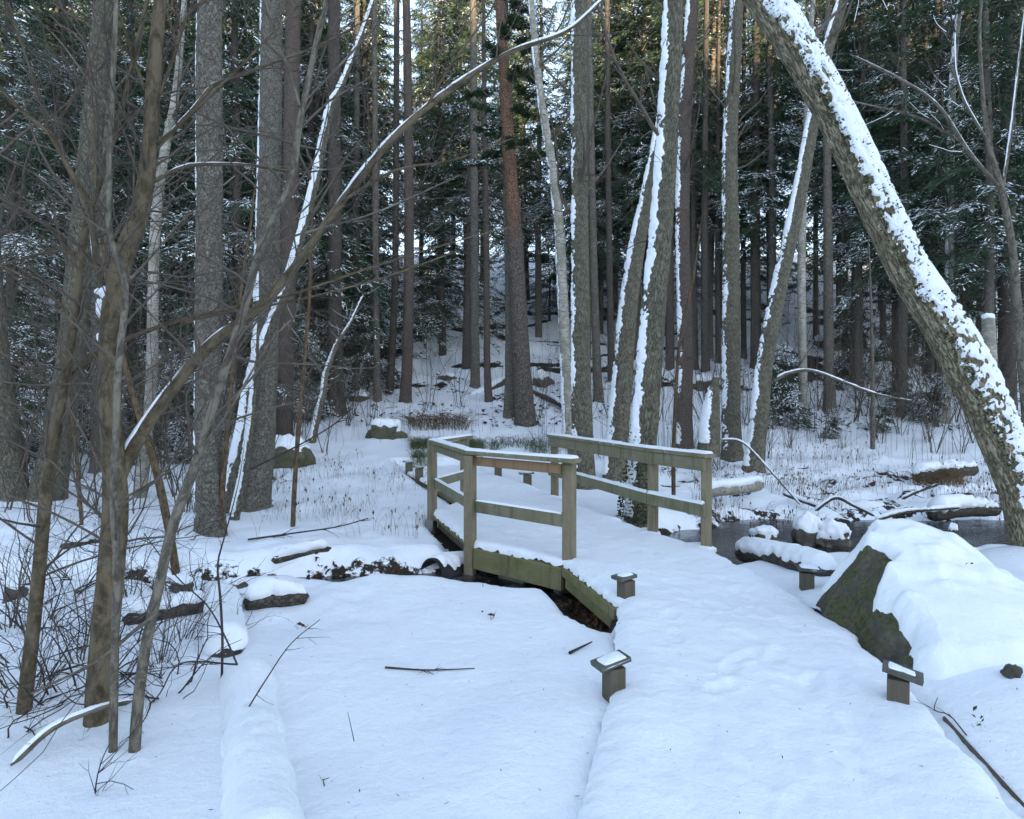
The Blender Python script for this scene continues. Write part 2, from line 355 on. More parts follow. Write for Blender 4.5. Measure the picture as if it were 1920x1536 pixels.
def tube(mb, P, Rr, k=12, bark=0.0, seed=0, m=0, cap=True, lump=0.0, flare=0.0):
    P = np.asarray(P, float); n = len(P); Rr = np.broadcast_to(np.asarray(Rr, float), (n,))
    T, A, B = frames(P); th = np.arange(k) / k * 2 * pi
    s = np.concatenate([[0], np.cumsum(np.linalg.norm(np.diff(P, axis=0), axis=1))])
    rr = np.repeat(Rr[:, None], k, 1)
    if flare:
        lobe = 1 + .35 * np.cos(th * 5 + seed)[None] + .25 * np.cos(th * 3 + 2 * seed)[None]
        rr = rr * (1 + flare * np.exp(-s / .16)[:, None] * lobe)
    cx, cy = np.cos(th)[None], np.sin(th)[None]; q = rr / .1
    if lump: rr = rr * (1 + lump * fbm(cx * 1.2 + seed, cy * 1.2, s[:, None] * 1.6, 2, seed))
    if bark:
        nz = 1 - np.abs(vnoise(cx * q * 2.6 + seed, cy * q * 2.6, s[:, None] * 6, seed + 3)) * 2
        rr = rr + bark * (nz * .6 + .6 * vnoise(cx * q * 6, cy * q * 6, s[:, None] * 22, seed + 4))
    V = P[:, None] + rr[..., None] * (np.cos(th)[None, :, None] * A[:, None] + np.sin(th)[None, :, None] * B[:, None])
    i, j = np.meshgrid(np.arange(n - 1), np.arange(k), indexing='ij'); j2 = (j + 1) % k
    Q = np.stack([i * k + j, i * k + j2, (i + 1) * k + j2, (i + 1) * k + j], -1).reshape(-1, 4)
    per = 2 * pi * Rr.mean(); u0, u1 = j / k * per, (j + 1) / k * per
    UQ = np.stack([np.stack([u0, s[i]], -1), np.stack([u1, s[i]], -1), np.stack([u1, s[i + 1]], -1), np.stack([u0, s[i + 1]], -1)], 2).reshape(-1, 4, 2)
    Tt = UT = None; VV = V.reshape(-1, 3)
    if cap:
        VV = np.vstack([VV, P[-1:]]); jj = np.arange(k); b0 = (n - 1) * k
        Tt = np.stack([b0 + jj, b0 + (jj + 1) % k, np.full(k, n * k)], -1); UT = np.zeros((k, 3, 2))
    mb.add(VV, Q, Tt, UQ, UT, m)
def tubes(mb, polys, m=0):
    """polys: list of (pts (n,3), r0, r1, sides); batched by (n, sides)"""
    grp = {}
    for p, r0, r1, k in polys: grp.setdefault((len(p), k), []).append((p, r0, r1))
    for (n, k), L in grp.items():
        P = np.array([l[0] for l in L]); r0 = np.array([l[1] for l in L]); r1 = np.array([l[2] for l in L]); b = len(L)
        T = nrm(np.gradient(P, axis=1)); ref = np.eye(3)[np.argmin(np.abs(T.mean(1)), axis=1)][:, None]
        A = nrm(np.cross(T, np.broadcast_to(ref, T.shape))); B = np.cross(T, A)
        t = np.linspace(0, 1, n); rr = r0[:, None] + (r1 - r0)[:, None] * t
        th = np.arange(k) / k * 2 * pi
        V = P[:, :, None] + rr[:, :, None, None] * (np.cos(th)[:, None] * A[:, :, None] + np.sin(th)[:, None] * B[:, :, None])
        i, j = np.meshgrid(np.arange(n - 1), np.arange(k), indexing='ij'); j2 = (j + 1) % k
        Q = np.stack([i * k + j, i * k + j2, (i + 1) * k + j2, (i + 1) * k + j], -1).reshape(-1, 4)
        Q = (Q[None] + (np.arange(b) * n * k)[:, None, None]).reshape(-1, 4)
        mb.add(V.reshape(-1, 3), Q, m=m)
def snow_strip(mb, P, Rr, d, ha=1.0, thick=.02, cover=.8, seed=0, m=0, na=9, wob=.35, fr=3.0, fine=.35):
    """snow lodged along one side of a stem: a raised ragged shell on the side facing d"""
    P = np.asarray(P, float); n = len(P); Rr = np.broadcast_to(np.asarray(Rr, float), (n,)); T, _, _ = frames(P)
    d = np.asarray(d, float); A = d[None] - (T @ d)[:, None] * T; A = nrm(A); B = np.cross(T, A)
    s = np.concatenate([[0], np.cumsum(np.linalg.norm(np.diff(P, axis=0), axis=1))])
    a = np.linspace(-1, 1, na); H = ha * (1 + wob * vnoise(s * fr, seed * 3.3, 0, seed) + wob * .6 * vnoise(s * fr * 4, seed * 1.3, 0, seed + 1))
    HL = ha * (1 + wob * vnoise(s * fr * 1.3, seed * 7.3, 2, seed) + wob * .7 * vnoise(s * fr * 4, seed * 1.3, 5, seed + 1) + wob * .8 * vnoise(s * fr * 11, seed * 1.7, 5, seed + 6)); H = H + ha * wob * .8 * vnoise(s * fr * 11, seed * 2.7, 9, seed + 8)
    th = np.where(a[None] < 0, a[None] * HL[:, None], a[None] * H[:, None])
    prof = np.clip(1 - a ** 2, 0, 1) ** .55
    pat = (np.reshape(cover, (-1, 1)) - .5) * 2 + 1.1 * vnoise(s * fr * .7, seed * 2.1, 1, seed + 2)[:, None] * (1 if fine < 1 else .45) + .55 * vnoise(s[:, None] * fr * 4, th * 3, seed, seed + 4)
    pat = pat + fine * vnoise(s[:, None] * 34, th * 4.5, seed + 2, seed + 9) + .6 * fine * vnoise(s[:, None] * 70, th * 9, seed + 2, seed + 10)
    aa = np.abs(a)[None] ** 3; pat = pat - .55 * aa + 1.1 * aa * vnoise(s[:, None] * 45, th * 7, seed + 5, seed + 12)
    tk = thick * prof[None] * np.clip(.35 + pat, -.6, 1.25) - .25 * thick * (1 - prof[None])
    ef = np.clip(np.minimum(s, s[-1] - s) / max(.05, 1.5 * thick), 0, 1)[:, None] ** .6; tk = tk * ef - .3 * thick * (1 - ef)
    rr = Rr[:, None] + tk
    V = P[:, None] + rr[..., None] * (np.cos(th)[..., None] * A[:, None] + np.sin(th)[..., None] * B[:, None])
    i, j = np.meshgrid(np.arange(n - 1), np.arange(na - 1), indexing='ij')
    Q = np.stack([i * na + j, i * na + j + 1, (i + 1) * na + j + 1, (i + 1) * na + j], -1).reshape(-1, 4)
    mb.add(V.reshape(-1, 3), Q, m=m)
def blob(mb, c, r, seed=0, rough=.25, n=14, m=0, flat=0.0):
    """lumpy closed body, r = (rx, ry, rz)"""
    u = np.linspace(0, pi, n); v = np.arange(2 * n) / (2 * n) * 2 * pi
    D = np.stack([np.sin(u)[:, None] * np.cos(v)[None], np.sin(u)[:, None] * np.sin(v)[None], np.repeat(np.cos(u)[:, None], 2 * n, 1)], -1)
    f = 1 + rough * fbm(D[..., 0] * 1.5 + seed * 3.1, D[..., 1] * 1.5, D[..., 2] * 1.5 + seed, 3, seed)
    V = np.asarray(c) + D * f[..., None] * np.asarray(r)
    if flat: V[..., 2] = np.maximum(V[..., 2], c[2] - flat * r[2])
    k = 2 * n; i, j = np.meshgrid(np.arange(n - 1), np.arange(k), indexing='ij'); j2 = (j + 1) % k
    mb.add(V.reshape(-1, 3), np.stack([i * k + j, (i + 1) * k + j, (i + 1) * k + j2, i * k + j2], -1).reshape(-1, 4), m=m)
def grow(out, p, d, L, r, lvl, rg, up=.12, wig=.16, dens=3.2, mn=.0016, spread=(.5, 1.0), seg=.11, k0=5):
    n = int(min(12, max(4, L / seg))); st = L / (n - 1); d = nrm(d); P = [np.array(p, float)]; D = [d]
    for _ in range(n - 1):
        d = nrm(d + wig * rg.normal(size=3) + np.array([0, 0, up * st * 2])); P.append(P[-1] + d * st); D.append(d)
    P = np.array(P); r1 = max(mn * .6, r * .22); out.append((P, r, r1, k0 if r > .006 else 3))
    if lvl <= 0: return
    for _ in range(max(1, int(L * dens * rg.uniform(.7, 1.3)))):
        t = rg.uniform(.12, .98); i = int(t * (n - 1)); dd = D[i]
        ax = nrm(np.cross(dd, rg.normal(size=3))); a = rg.uniform(*spread)
        nd = dd * cos(a) + np.cross(ax, dd) * sin(a)
        grow(out, P[i], nd, L * rg.uniform(.25, .6) * (1 - .45 * t), max(mn, (r + (r1 - r) * t) * .5), lvl - 1, rg, up, wig * 1.1, dens * 1.25, mn, spread, seg, 3)

# ------------------------------------------------------------------ ground sheet
def axis(lo, hi, c, s, n):
    t = np.linspace(math.asinh((lo - c) / s), math.asinh((hi - c) / s), n); return c + s * np.sinh(t)
gx = axis(-260, 260, .3, 3.6, 620); gy = axis(-400, 320, 5.2, 4.6, 700)
GX, GY = np.meshgrid(gx, gy); GZ = ground(GX, GY)
inside = (GX > left(GY) + .04) & (GX < right(GY) + .05)
sd, hw = polydist(GX, GY, STREAM, HW)
bare = np.zeros_like(GX)
ubr = inside & (GY > 5.2) & (GY < 11.4); bare = np.where(ubr, .9, bare)
edge = sstep(.30, .0, left(GY) - GX) * sstep(5.3, 5.8, GY) * sstep(7.6, 7.0, GY) * sstep(-.2, 0, left(GY) - GX); bare = np.maximum(bare, .55 * edge)
wetL = sstep(.34, .10, sd - hw) * sstep(-.3, -.9, GX); bank = sstep(-.25, .25, vnoise(GX * 1.1, GY * .6, 0, 33)) * .75 + .25
bare = np.maximum(bare, (.26 + .20 * np.maximum(bank, sstep(-2.5, -2.2, GX) * sstep(-1, -1.3, GX))) * wetL)
trd, _ = polydist(GX, GY, TROUGH); bare = np.maximum(bare, .85 * sstep(.27, .16, trd + .10 * vnoise(GX * 5, GY * 5, 0, 35)) * (GY > 5.2))
tr2, _ = polydist(GX, GY, TROUGH2); bare = np.maximum(bare, .7 * sstep(.16, .04, tr2 + .06 * vnoise(GX * 5, GY * 5, 0, 36)))
bare = np.maximum(bare, sstep(.12, .0, sd - hw) * .8 * np.where(GX < -.9, bank, 1))
hn = fbm(GX * .55, GY * 1.1, 0, 3, 77)
bare = np.maximum(bare, sstep(19, 27, GY) * sstep(80, 60, GY) * (.20 + .5 * sstep(.05, .42, hn)))
bare = np.maximum(bare, .46 * sstep(1.8, 3.2, GX) * sstep(9, 10.2, GY) * sstep(20, 15, GY) * sstep(-.1, .45, fbm(GX * 1.6, GY * 2.6, 0, 3, 78)))
nx, ny = len(gx), len(gy); i, j = np.meshgrid(np.arange(ny - 1), np.arange(nx - 1), indexing='ij')
Q = np.stack([i * nx + j, i * nx + j + 1, (i + 1) * nx + j + 1, (i + 1) * nx + j], -1).reshape(-1, 4)
obj('ground', make_mesh('ground', np.stack([GX, GY, GZ], -1), Q, None, [GROUND], attr={'bare': bare}), kind='structure')
# stream
mb = MB(); sp, sr = smooth_path(np.c_[STREAM, np.full(len(STREAM), WATER_Z)], .3, HW + .5)
T_, A_, B_ = frames(sp); side = nrm(np.cross(T_, (0, 0, 1)))
V = np.stack([sp - side * sr[:, None], sp, sp + side * sr[:, None]], 1).reshape(-1, 3); n = len(sp)
ii, jj = np.meshgrid(np.arange(n - 1), np.arange(2), indexing='ij')
mb.add(V, np.stack([ii * 3 + jj, ii * 3 + jj + 1, (ii + 1) * 3 + jj + 1, (ii + 1) * 3 + jj], -1).reshape(-1, 4))
obj('stream_water', mb.mesh('stream_water', [WATER]), kind='structure')

# ------------------------------------------------------------------ footbridge and boardwalks
def beam(mb, a, b, w, h, up=(0, 0, 1), ch=.006, m=0, uoff=0.0):
    a, b = np.asarray(a, float), np.asarray(b, float); T = nrm(b - a); up = np.asarray(up, float)
    S = nrm(np.cross(T, up)); Up = np.cross(S, T); w2, h2 = w / 2, h / 2
    c = [(-w2 + ch, -h2), (w2 - ch, -h2), (w2, -h2 + ch), (w2, h2 - ch), (w2 - ch, h2), (-w2 + ch, h2), (-w2, h2 - ch), (-w2, -h2 + ch)]
    L = np.linalg.norm(b - a); V = [p + S * x + Up * y for p in (a, b) for x, y in c]
    k = 8; Q = [(j, (j + 1) % k, k + (j + 1) % k, k + j) for j in range(k)]
    pr = np.cumsum([0] + [np.hypot(c[(j + 1) % k][0] - c[j][0], c[(j + 1) % k][1] - c[j][1]) for j in range(k)])
    UQ = [[(uoff, pr[j] + uoff), (uoff, pr[j + 1] + uoff), (uoff + L, pr[j + 1] + uoff), (uoff + L, pr[j] + uoff)] for j in range(k)]
    mb.add(V, Q, UQ=UQ, m=m)
    for o, e in ((0, a), (k, b)):
        ids = [o + j for j in range(k)]
        if o == 0: ids = ids[::-1]
        VV = [V[x] for x in ids]; qs = [(0, 1, 2, 3), (0, 3, 4, 7), (4, 5, 6, 7)]
        mb.add(VV, qs, UQ=[[(c[ids[x] % k][0] * .12 + uoff, c[ids[x] % k][1] + uoff) for x in q_] for q_ in qs], m=m)
def beam_obj(name, parent, a, b, w, h, mtl, up=(0, 0, 1), label=None, ch=.006):
    m_ = MB(); beam(m_, a, b, w, h, up, ch, uoff=random.uniform(0, 9)); return obj(name, m_.mesh(name, [mtl], False), parent, label=label)
def snow_ridge(mb, a, b, w, h, seed, rough=.35, sag=.02):
    """a thin ragged bank of snow lying on a rail from a to b (points on the rail's top)"""
    a, b = np.asarray(a, float), np.asarray(b, float); L = np.linalg.norm(b - a); n = max(6, int(L / .022)); t = np.linspace(0, 1, n)
    P = a + (b - a) * t[:, None]; T = nrm(b - a); S = nrm(np.cross(T, (0, 0, 1))); na = 9; q = np.linspace(-1, 1, na)
    s = t * L; hh = h * (1 + rough * fbm(s * 5, seed, 0, 3, seed)); wl = w / 2 * (1 + .16 * fbm(s * 9, seed, 3, 3, seed + 1)); wr = w / 2 * (1 + .16 * fbm(s * 9, seed, 7, 3, seed + 2))
    X = np.where(q[None] < 0, q[None] * wl[:, None], q[None] * wr[:, None])
    Z = hh[:, None] * (1 - np.abs(q[None]) ** 3.5) - .004 + .12 * h * vnoise(s[:, None] * 30, q[None] * 4, 0, seed)
    Z[:, 0] = Z[:, -1] = -.012; Z[0] = Z[-1] = -.012
    V = P[:, None] + X[..., None] * S + Z[..., None] * np.array([0, 0, 1])
    i, j = np.meshgrid(np.arange(n - 1), np.arange(na - 1), indexing='ij')
    mb.add(V.reshape(-1, 3), np.stack([i * na + j, i * na + j + 1, (i + 1) * na + j + 1, (i + 1) * na + j], -1).reshape(-1, 4))

def deck_snow(y0, y1, step, seed, zoff=0.0):
    ys = np.arange(y0, y1 + step / 2, step)
    for k in L_EDGE[:, 1]:
        if y0 < k < y1: ys = np.append(ys, k)
    ys = ys[(ys > y0 + .008) & (ys < y1 - .008)]; ys = np.unique(np.round(np.concatenate([[y0], ys, [y1]]), 4))
    l, r = left(ys), right(ys)
    nL = np.where(ys < 5.4, .012, .026) * fbm(ys * 6, 1.1, 0, 4, seed) + .014 * vnoise(ys * 37, 1.5, 0, seed); nR = .05 * fbm(ys * 4, 5.1, 0, 4, seed + 2)
    w = (r - l); inn = np.concatenate([[0, .004, .02, .05, .09], np.linspace(.15, .85, 42)])
    inn = np.array([0, .003, .01, .022, .04]); t = np.concatenate([inn, np.linspace(.06, .94, 64), 1 - inn[::-1]])
    X = l[:, None] + nL[:, None] + (w[:, None] + (nR - nL)[:, None]) * t[None]
    Y = np.repeat(ys[:, None], len(t), 1)
    e = np.minimum(X - (l + nL)[:, None], (r + nR)[:, None] - X)
    Z = .018 * fbm(X * 1.3, Y * 1.3, 0, 4, seed + 3) + .010 * fbm(X * 6, Y * 3, 0, 4, seed + 4)
    rf = np.random.default_rng(77)
    for _ in range(150):
        fy = rf.uniform(.8, 17.2); fx = left(fy) + (right(fy) - left(fy)) * rf.uniform(.22, .78)
        a = rf.normal(.0, .35) - (.3 if fy > 6 else -.12); fd = rf.uniform(.004, .010)
        if fy < y0 - .3 or fy > y1 + .3: continue
        ca, sa = cos(a), sin(a); u = (X - fx) * ca - (Y - fy) * sa; w_ = (X - fx) * sa + (Y - fy) * ca; q = (u / .055) ** 2 + (w_ / .14) ** 2
        Z = Z - fd * np.exp(-q ** 2) + .004 * np.exp(-(np.sqrt(q) - 1.35) ** 2 * 9)
    mid = sstep(.12, .5, e); Z = Z - .028 * mid + .018 * (1 - mid) * fbm(X * 3, Y * 3, 0, 3, 8)
    drop = np.exp(-(e / .035)); Z = Z - .055 * drop * (1 + .35 * vnoise(X * 9, Y * 14, 0, 5))
    Z[:, 0] = -.080 + .03 * vnoise(ys * 26, 3.3, 0, 3) + .015 * vnoise(ys * 70, 3.3, 0, 4); Z[:, -1] = -.11; Z += zoff
    n, k = X.shape; i, j = np.meshgrid(np.arange(n - 1), np.arange(k - 1), indexing='ij')
    return make_mesh('snow_cover', np.stack([X, Y, Z], -1), np.stack([i * k + j, i * k + j + 1, (i + 1) * k + j + 1, (i + 1) * k + j], -1).reshape(-1, 4), None, [SNOW])
def planks_on(parent, y0, y1, pitch, th=.045, mtl=None):
    y = y0
    while y < y1 - .02:
        a, b = y + .004, min(y + pitch, y1) - .004; lo, hi = -.078 - th, -.078
        j = random.uniform(-.006, .006)
        xs = [left(a) + .012 + j, right(a) - .03, right(b) - .03, left(b) + .012 + j]; yy = [a, a, b, b]
        V = [(x, q, z) for z in (lo, hi) for x, q in zip(xs, yy)]
        m_ = MB(); Qs = [(3, 2, 1, 0), (4, 5, 6, 7), (0, 1, 5, 4), (1, 2, 6, 5), (2, 3, 7, 6), (3, 0, 4, 7)]
        u = random.uniform(0, 9); uv = [[(V[i][0] + u, V[i][1] + V[i][2] + u) for i in q] for q in Qs]
        m_.add(V, Qs, UQ=uv); obj('plank', m_.mesh('plank', [mtl or WOOD_FASCIA], False), parent); y += pitch
def P3(x, y, z): return np.array([x, y, z])
random.seed(4)
pA, pB, pC, pD, pE = (-.48, 7.82), (.53, 6.83), (.85, 5.46), (-1.17, 9.99), (-.78, 11.2)
pF, pG, pH, pI = (2.14, 7.5), (1.73, 8.36), (.95, 10.9), (.72, 11.5)
bridge = thing('footbridge', 'wooden footbridge with handrails and a snow covered deck over the stream', 'footbridge', loc=(0, 0, 0))
obj('snow_cover', deck_snow(5.46, 11.3, .03, 11), bridge)
planks_on(bridge, 5.5, 11.2, .145, .06)
def post(x, y, zb, zt, mtl=WOOD_POST, w=.115, yaw=0.0):
    m_ = MB(); beam(m_, (x, y, zb), (x, y, zt), w, w, (sin(yaw), cos(yaw), 0), .008, uoff=random.uniform(0, 9)); return obj('post', m_.mesh('post', [mtl], False), bridge)
yawAB = math.atan2(pB[1] - pA[1], pB[0] - pA[0]); yawH = math.radians(18)
pz = dict(A=-.55, B=-.4, D=-.5, E=-.3, F=-.45, G=-.45, H=-.3, I=-.3)
for nm, p, yw in (('A', pA, .45), ('B', pB, .5), ('D', pD, .3), ('E', pE, .3), ('F', pF, .3), ('G', pG, .4), ('H', pH, .3), ('I', pI, .3)):
    off = (.05, .07) if nm == 'B' else (0, 0)
    post(p[0] + off[0], p[1] + off[1], -.09 if nm == 'B' else pz[nm], .965, yaw=yw)
def toward(p, q, off, z, ext0=0.0, ext1=0.0, inside_sign=1):
    a, b = np.array(p), np.array(q); t = (b - a) / np.linalg.norm(b - a); nn = np.array([t[1], -t[0]]) * inside_sign
    a2, b2 = a - t * ext0 + nn * off, b + t * ext1 + nn * off
    return P3(*a2, z), P3(*b2, z)
snowrail = MB(); k = 0
# (from, to, side of the deck, extension, board material, joined-cap)
rails = [(pD, pE, 1, .06, .1, WOOD), (pA, pD, 1, .02, .05, WOOD), (pB, pA, 1, .12, .08, WOOD_FRESH), (pF, pG, -1, .09, 0.0, WOOD), (pG, pH, -1, 0.0, .0, WOOD), (pH, pI, -1, 0.0, .09, WOOD)]
for a, b, sg, e0, e1, bm in rails:
    dz = .0 if sg < 0 else (.0022 * k); k += 1
    q0, q1 = toward(a, b, .03, .992 + dz, e0, e1, sg); beam_obj('handrail', bridge, q0, q1, .16, .045, WOOD)
    m_ = MB(); snow_ridge(m_, q0 + (0, 0, .022), q1 + (0, 0, .022), .15, .028, 20 + k); obj('snow_cover', m_.mesh('snow_cover', [SNOW]), bridge)
    q0, q1 = toward(a, b, .077 if sg < 0 else .04, .896, 0.02 if sg > 0 else .057, .0 if sg > 0 else .057 if b == pI else 0.0, sg)
    if sg > 0: q0, q1 = toward(a, b, .03, .90, -.058, -.058, sg)
    beam_obj('side_board', bridge, q0, q1, .034, .145 if sg < 0 else .10, bm)
    zr = .40 if sg < 0 else .385
    q0, q1 = toward(a, b, .077, zr, .057 if a == pF else .0, .057 if b == pI else 0.0, sg)
    if sg > 0: q0, q1 = toward(a, b, .04, zr, -.058, -.058, sg)
    beam_obj('mid_rail', bridge, q0, q1, .036, .145, WOOD)
    m_ = MB(); snow_ridge(m_, q0 + (0, 0, .072), q1 + (0, 0, .072), .046, .03 if sg < 0 else .014, 40 + k); obj('snow_cover', m_.mesh('snow_cover', [SNOW]), bridge)
# fascia boards and under-structure
def edge_board(a, b, off, z, h, mtl, nm='fascia_board', parent=None, w=.045, e0=0, e1=0):
    q0, q1 = toward(a, b, off, z, e0, e1, 1); return beam_obj(nm, parent or bridge, q0, q1, w, h, mtl)
edge_board(pB, pA, -.012, -.205, .235, WOOD_FASCIA, e0=-.02, e1=-.09)
edge_board(pC, pB, -.012, -.125, .09, WOOD_FASCIA, e0=.0, e1=.03); edge_board(pC, pB, .012, -.225, .115, WOOD_FASCIA, e0=-.03, e1=-.05)
edge_board(pA, pD, .09, -.21, .12, WOOD_DARK, 'joist', e0=-.1, e1=-.1)
edge_board(pE, (-1.25, 12.6), -.01, -.15, .13, WOOD_FASCIA)
beam_obj('joist', bridge, (.45, 6.95, -.30), (1.9, 7.7, -.30), .12, .15, WOOD_DARK); beam_obj('joist', bridge, (-.35, 8.0, -.26), (1.5, 8.6, -.26), .1, .14, WOOD_DARK)
beam_obj('joist', bridge, (.88, 5.62, -.27), (2.3, 6.0, -.27), .1, .14, WOOD_DARK)
beam_obj('support_block', bridge, (.56, 6.80, -.42), (.56, 6.80, -.16), .07, .09, WOOD_FASCIA); beam_obj('support_block', bridge, (.70, 6.90, -.40), (.70, 6.90, -.2), .13, .13, WOOD_DARK)
beam_obj('support_block', bridge, (-.1, 7.72, -.47), (.18, 7.45, -.47), .16, .2, BLOCKM, label='pale concrete block under the outer edge')
m_ = MB(); beam(m_, (-1.20, 9.90, -.30), (-1.20, 9.90, -.15), .12, .12, (0, 1, 0), .01); beam(m_, (-1.2, 9.9, -.44), (-1.2, 9.9, -.28), .03, .03, (0, 1, 0), .003); obj('foot_bracket', m_.mesh('foot_bracket', [BLOCKM], False), bridge)
# little snow drifts round the posts' feet
for q, (x, y) in enumerate((pF, pG, pH, pI)): m_ = MB(); blob(m_, (x - .07, y + .02, -.05), (.17, .22, .055), q, .5, 10); obj('snow_drift', m_.mesh('snow_drift', [SNOW]), bridge)

walk = thing('boardwalk', 'snow covered boardwalk in the foreground leading up to the bridge', 'boardwalk')
obj('snow_cover', deck_snow(.8, 5.46, .025, 11), walk); planks_on(walk, .8, 5.46, .145)
for (a, b) in (((2.02, 1.2), (2.02, 2.7)), ((2.02, 2.7), (2.18, 3.5))):
    q0, q1 = P3(a[0] + .05, a[1], -.083), P3(b[0] + .05, b[1], -.074); beam_obj('edge_board', walk, q0, q1, .016, .085, WOOD_DARK)
for a, b in (((.05, 1.7), (.234, 2.6)), ((.234, 2.6), (.545, 3.77)), ((.545, 3.77), (.85, 5.46))): edge_board(a, b, .03, -.16, .07, WOOD_DARK, 'edge_board', walk)
far = thing('boardwalk', 'far stretch of snow covered boardwalk curving left beyond the bridge', 'boardwalk')
obj('snow_cover', deck_snow(11.3, 17.2, .05, 11), far); planks_on(far, 11.3, 17.0, .16)
edge_board((-1.25, 12.6), (-2.4, 15.75), -.01, -.15, .12, WOOD_FASCIA, 'edge_board', far); edge_board((-2.4, 15.75), (-3.2, 17.3), -.01, -.15, .12, WOOD_DARK, 'edge_board', far)
q0, q1 = P3(-1.27, 12.6, -.085), P3(-2.42, 15.75, -.085); m_ = MB(); snow_ridge(m_, q0, q1, .1, .06, 3); obj('snow_cover', m_.mesh('snow_cover', [SNOW]), far)

def bollard(x, y, h, yaw, label, w=.105, cap=.19, tilt=.2, mtl=WOOD_DARK, snow=.02, z0=-.2, zl=0.0):
    t = thing('bollard', label, 'bollard', 'low wooden bollards along the boardwalk', (x, y, zl)); t.rotation_euler.z = yaw
    m_ = MB(); beam(m_, (0, 0, z0), (0, 0, h - .02), w, w, (0, 1, 0), .006, uoff=x); obj('post', m_.mesh('post', [mtl], False), t)
    dx, dz = cap / 2 * cos(tilt), cap / 2 * sin(tilt)
    a, b = np.array((-dx - .02, 0, h + .012 - dz)), np.array((dx - .02, 0, h + .012 + dz))
    m_ = MB(); beam(m_, a, b, w + .03, .028, (0, 0, 1), .004, uoff=y); obj('cap', m_.mesh('cap', [WOOD_CAP], False), t)
    m_ = MB(); snow_ridge(m_, a + (0.008, 0, .013), b + (-.008, 0, .013), w + .026, snow, int(x * 10 + y * 7) % 50 + 3, 1.1); obj('snow_cover', m_.mesh('snow_cover', [SNOW]), t)
bollard(.57, 3.80, .13, .38, 'bollard with a slanted snowy cap on the near left edge of the boardwalk', w=.1, snow=.012)
bollard(.93, 5.55, .15, .5, 'flat capped bollard at the corner where boardwalk meets bridge fascia', w=.11, cap=.16, tilt=.12, snow=.02)
bollard(2.06, 3.62, .14, 2.62, 'pale cornered bollard with cap tilted towards the mossy boulder', w=.105, tilt=.22, snow=.012)
bollard(2.60, 6.0, .15, 2.9, 'dark green bollard between the snowy log and the boulder', w=.11, tilt=.05, snow=.03, zl=-.05)
for (px, py, lb) in ((767, 879, 'leftmost tiny dark bollard on the far boardwalk edge'), (786, 886, 'tiny bollard just left of the rear handrail post on the far boardwalk')):
    d = 15.6 if px < 780 else 14.4; p = at(px, py, d); bollard(float(p[0]), d, .17, .3, lb, w=.15, cap=.22, tilt=-.12, snow=.01)
for (px, d, lb) in ((897, 16.4, 'farthest bollard on the right side of the far boardwalk'), (934, 14.7, 'middle bollard of three on the right side of the far boardwalk'), (989, 13.2, 'nearest of three bollards on the right side of the far boardwalk')):
    p = at(px, 890, d); bollard(float(p[0]), d, .17, .1, lb, w=.15, cap=.28, tilt=.05, snow=.01)
# culvert pipe
cp = thing('culvert_pipe', 'black plastic culvert pipe end poking from the snow by the stream', 'pipe')
m_ = MB(); th = np.linspace(0, 2 * pi, 33)
c0, c1 = at(808, 1080, 7.75), at(900, 1072, 8.3); T_ = nrm(c1 - c0); S_ = nrm(np.cross(T_, (0, 0, 1))); U_ = np.cross(S_, T_)
ring = lambda c, r: [c + r * (cos(a) * S_ + sin(a) * U_) for a in th[:-1]]
V = ring(c0, .2) + ring(c1, .2) + ring(c1, .18) + ring(c0, .18); kk = 32
m_.add(V, [(r_ * kk + j, r_ * kk + (j + 1) % kk, ((r_ + 1) % 4) * kk + (j + 1) % kk, ((r_ + 1) % 4) * kk + j) for r_ in range(4) for j in range(kk)])
obj('pipe_wall', m_.mesh('pipe_wall', [PIPEM]), cp)
m_ = MB(); pth, pr = smooth_path([c0 + T_ * .03, c1], .03, [.2, .2]); snow_strip(m_, pth, pr, (0, 0, 1), 1.1, .05, 1.0, 5); obj('snow_cover', m_.mesh('snow_cover', [SNOW]), cp)

# ------------------------------------------------------------------ boulder beside the walkway
bo = thing('boulder', 'big mossy boulder under deep snow at the right edge of the boardwalk', 'boulder', loc=(2.9, 4.9, 0))
bx, by = np.meshgrid(np.concatenate([np.linspace(2.05, 2.95, 80), np.linspace(2.97, 4.6, 60)]), np.linspace(3.55, 6.35, 130))
x0b = np.interp(by, [3.5, 3.9, 4.5, 5.1, 5.5, 6.0, 6.4], [2.45, 2.36, 2.30, 2.24, 2.42, 2.75, 3.1]) + .05 * fbm(by * 3, 1.0, 0, 3, 3)
htb = np.interp(by, [3.5, 3.8, 4.0, 4.3, 4.6, 4.85, 5.1, 5.35, 5.6, 5.9, 6.35], [-.3, -.14, .06, .20, .28, .41, .51, .56, .48, .26, -.3])
wd = np.interp(by, [3.5, 4.4, 5.0, 5.4, 6.2], [.24, .30, .40, .52, .62])
ub_ = bx - x0b
body = htb * (1 - .55 * sstep(.55, 1.7, ub_)) - .6 * sstep(1.1, 2.2, ub_)
rockz = -.30 + (body + .30) * np.clip(ub_ / wd, 0, 1) ** .62
rockz = np.where(ub_ < 0, -.30 + ub_ * 3, rockz)
steep = np.clip(1 - ub_ / wd, 0, 1)
rockz = rockz + .05 * fbm(bx * 2.6, by * 2.6, 0, 4, 91) + .035 * fbm(bx * 9, by * 9, 0, 4, 92) - .05 * np.exp(-((by - 4.72 + .25 * (bx - 2.4)) / .025) ** 2) + .03 * (1 - 2 * np.abs(vnoise(bx * 5, by * 5, 0, 93)))
rxo = bx + .05 * fbm(by * 4, rockz * 5, 0, 4, 95) * (ub_ > -.05)
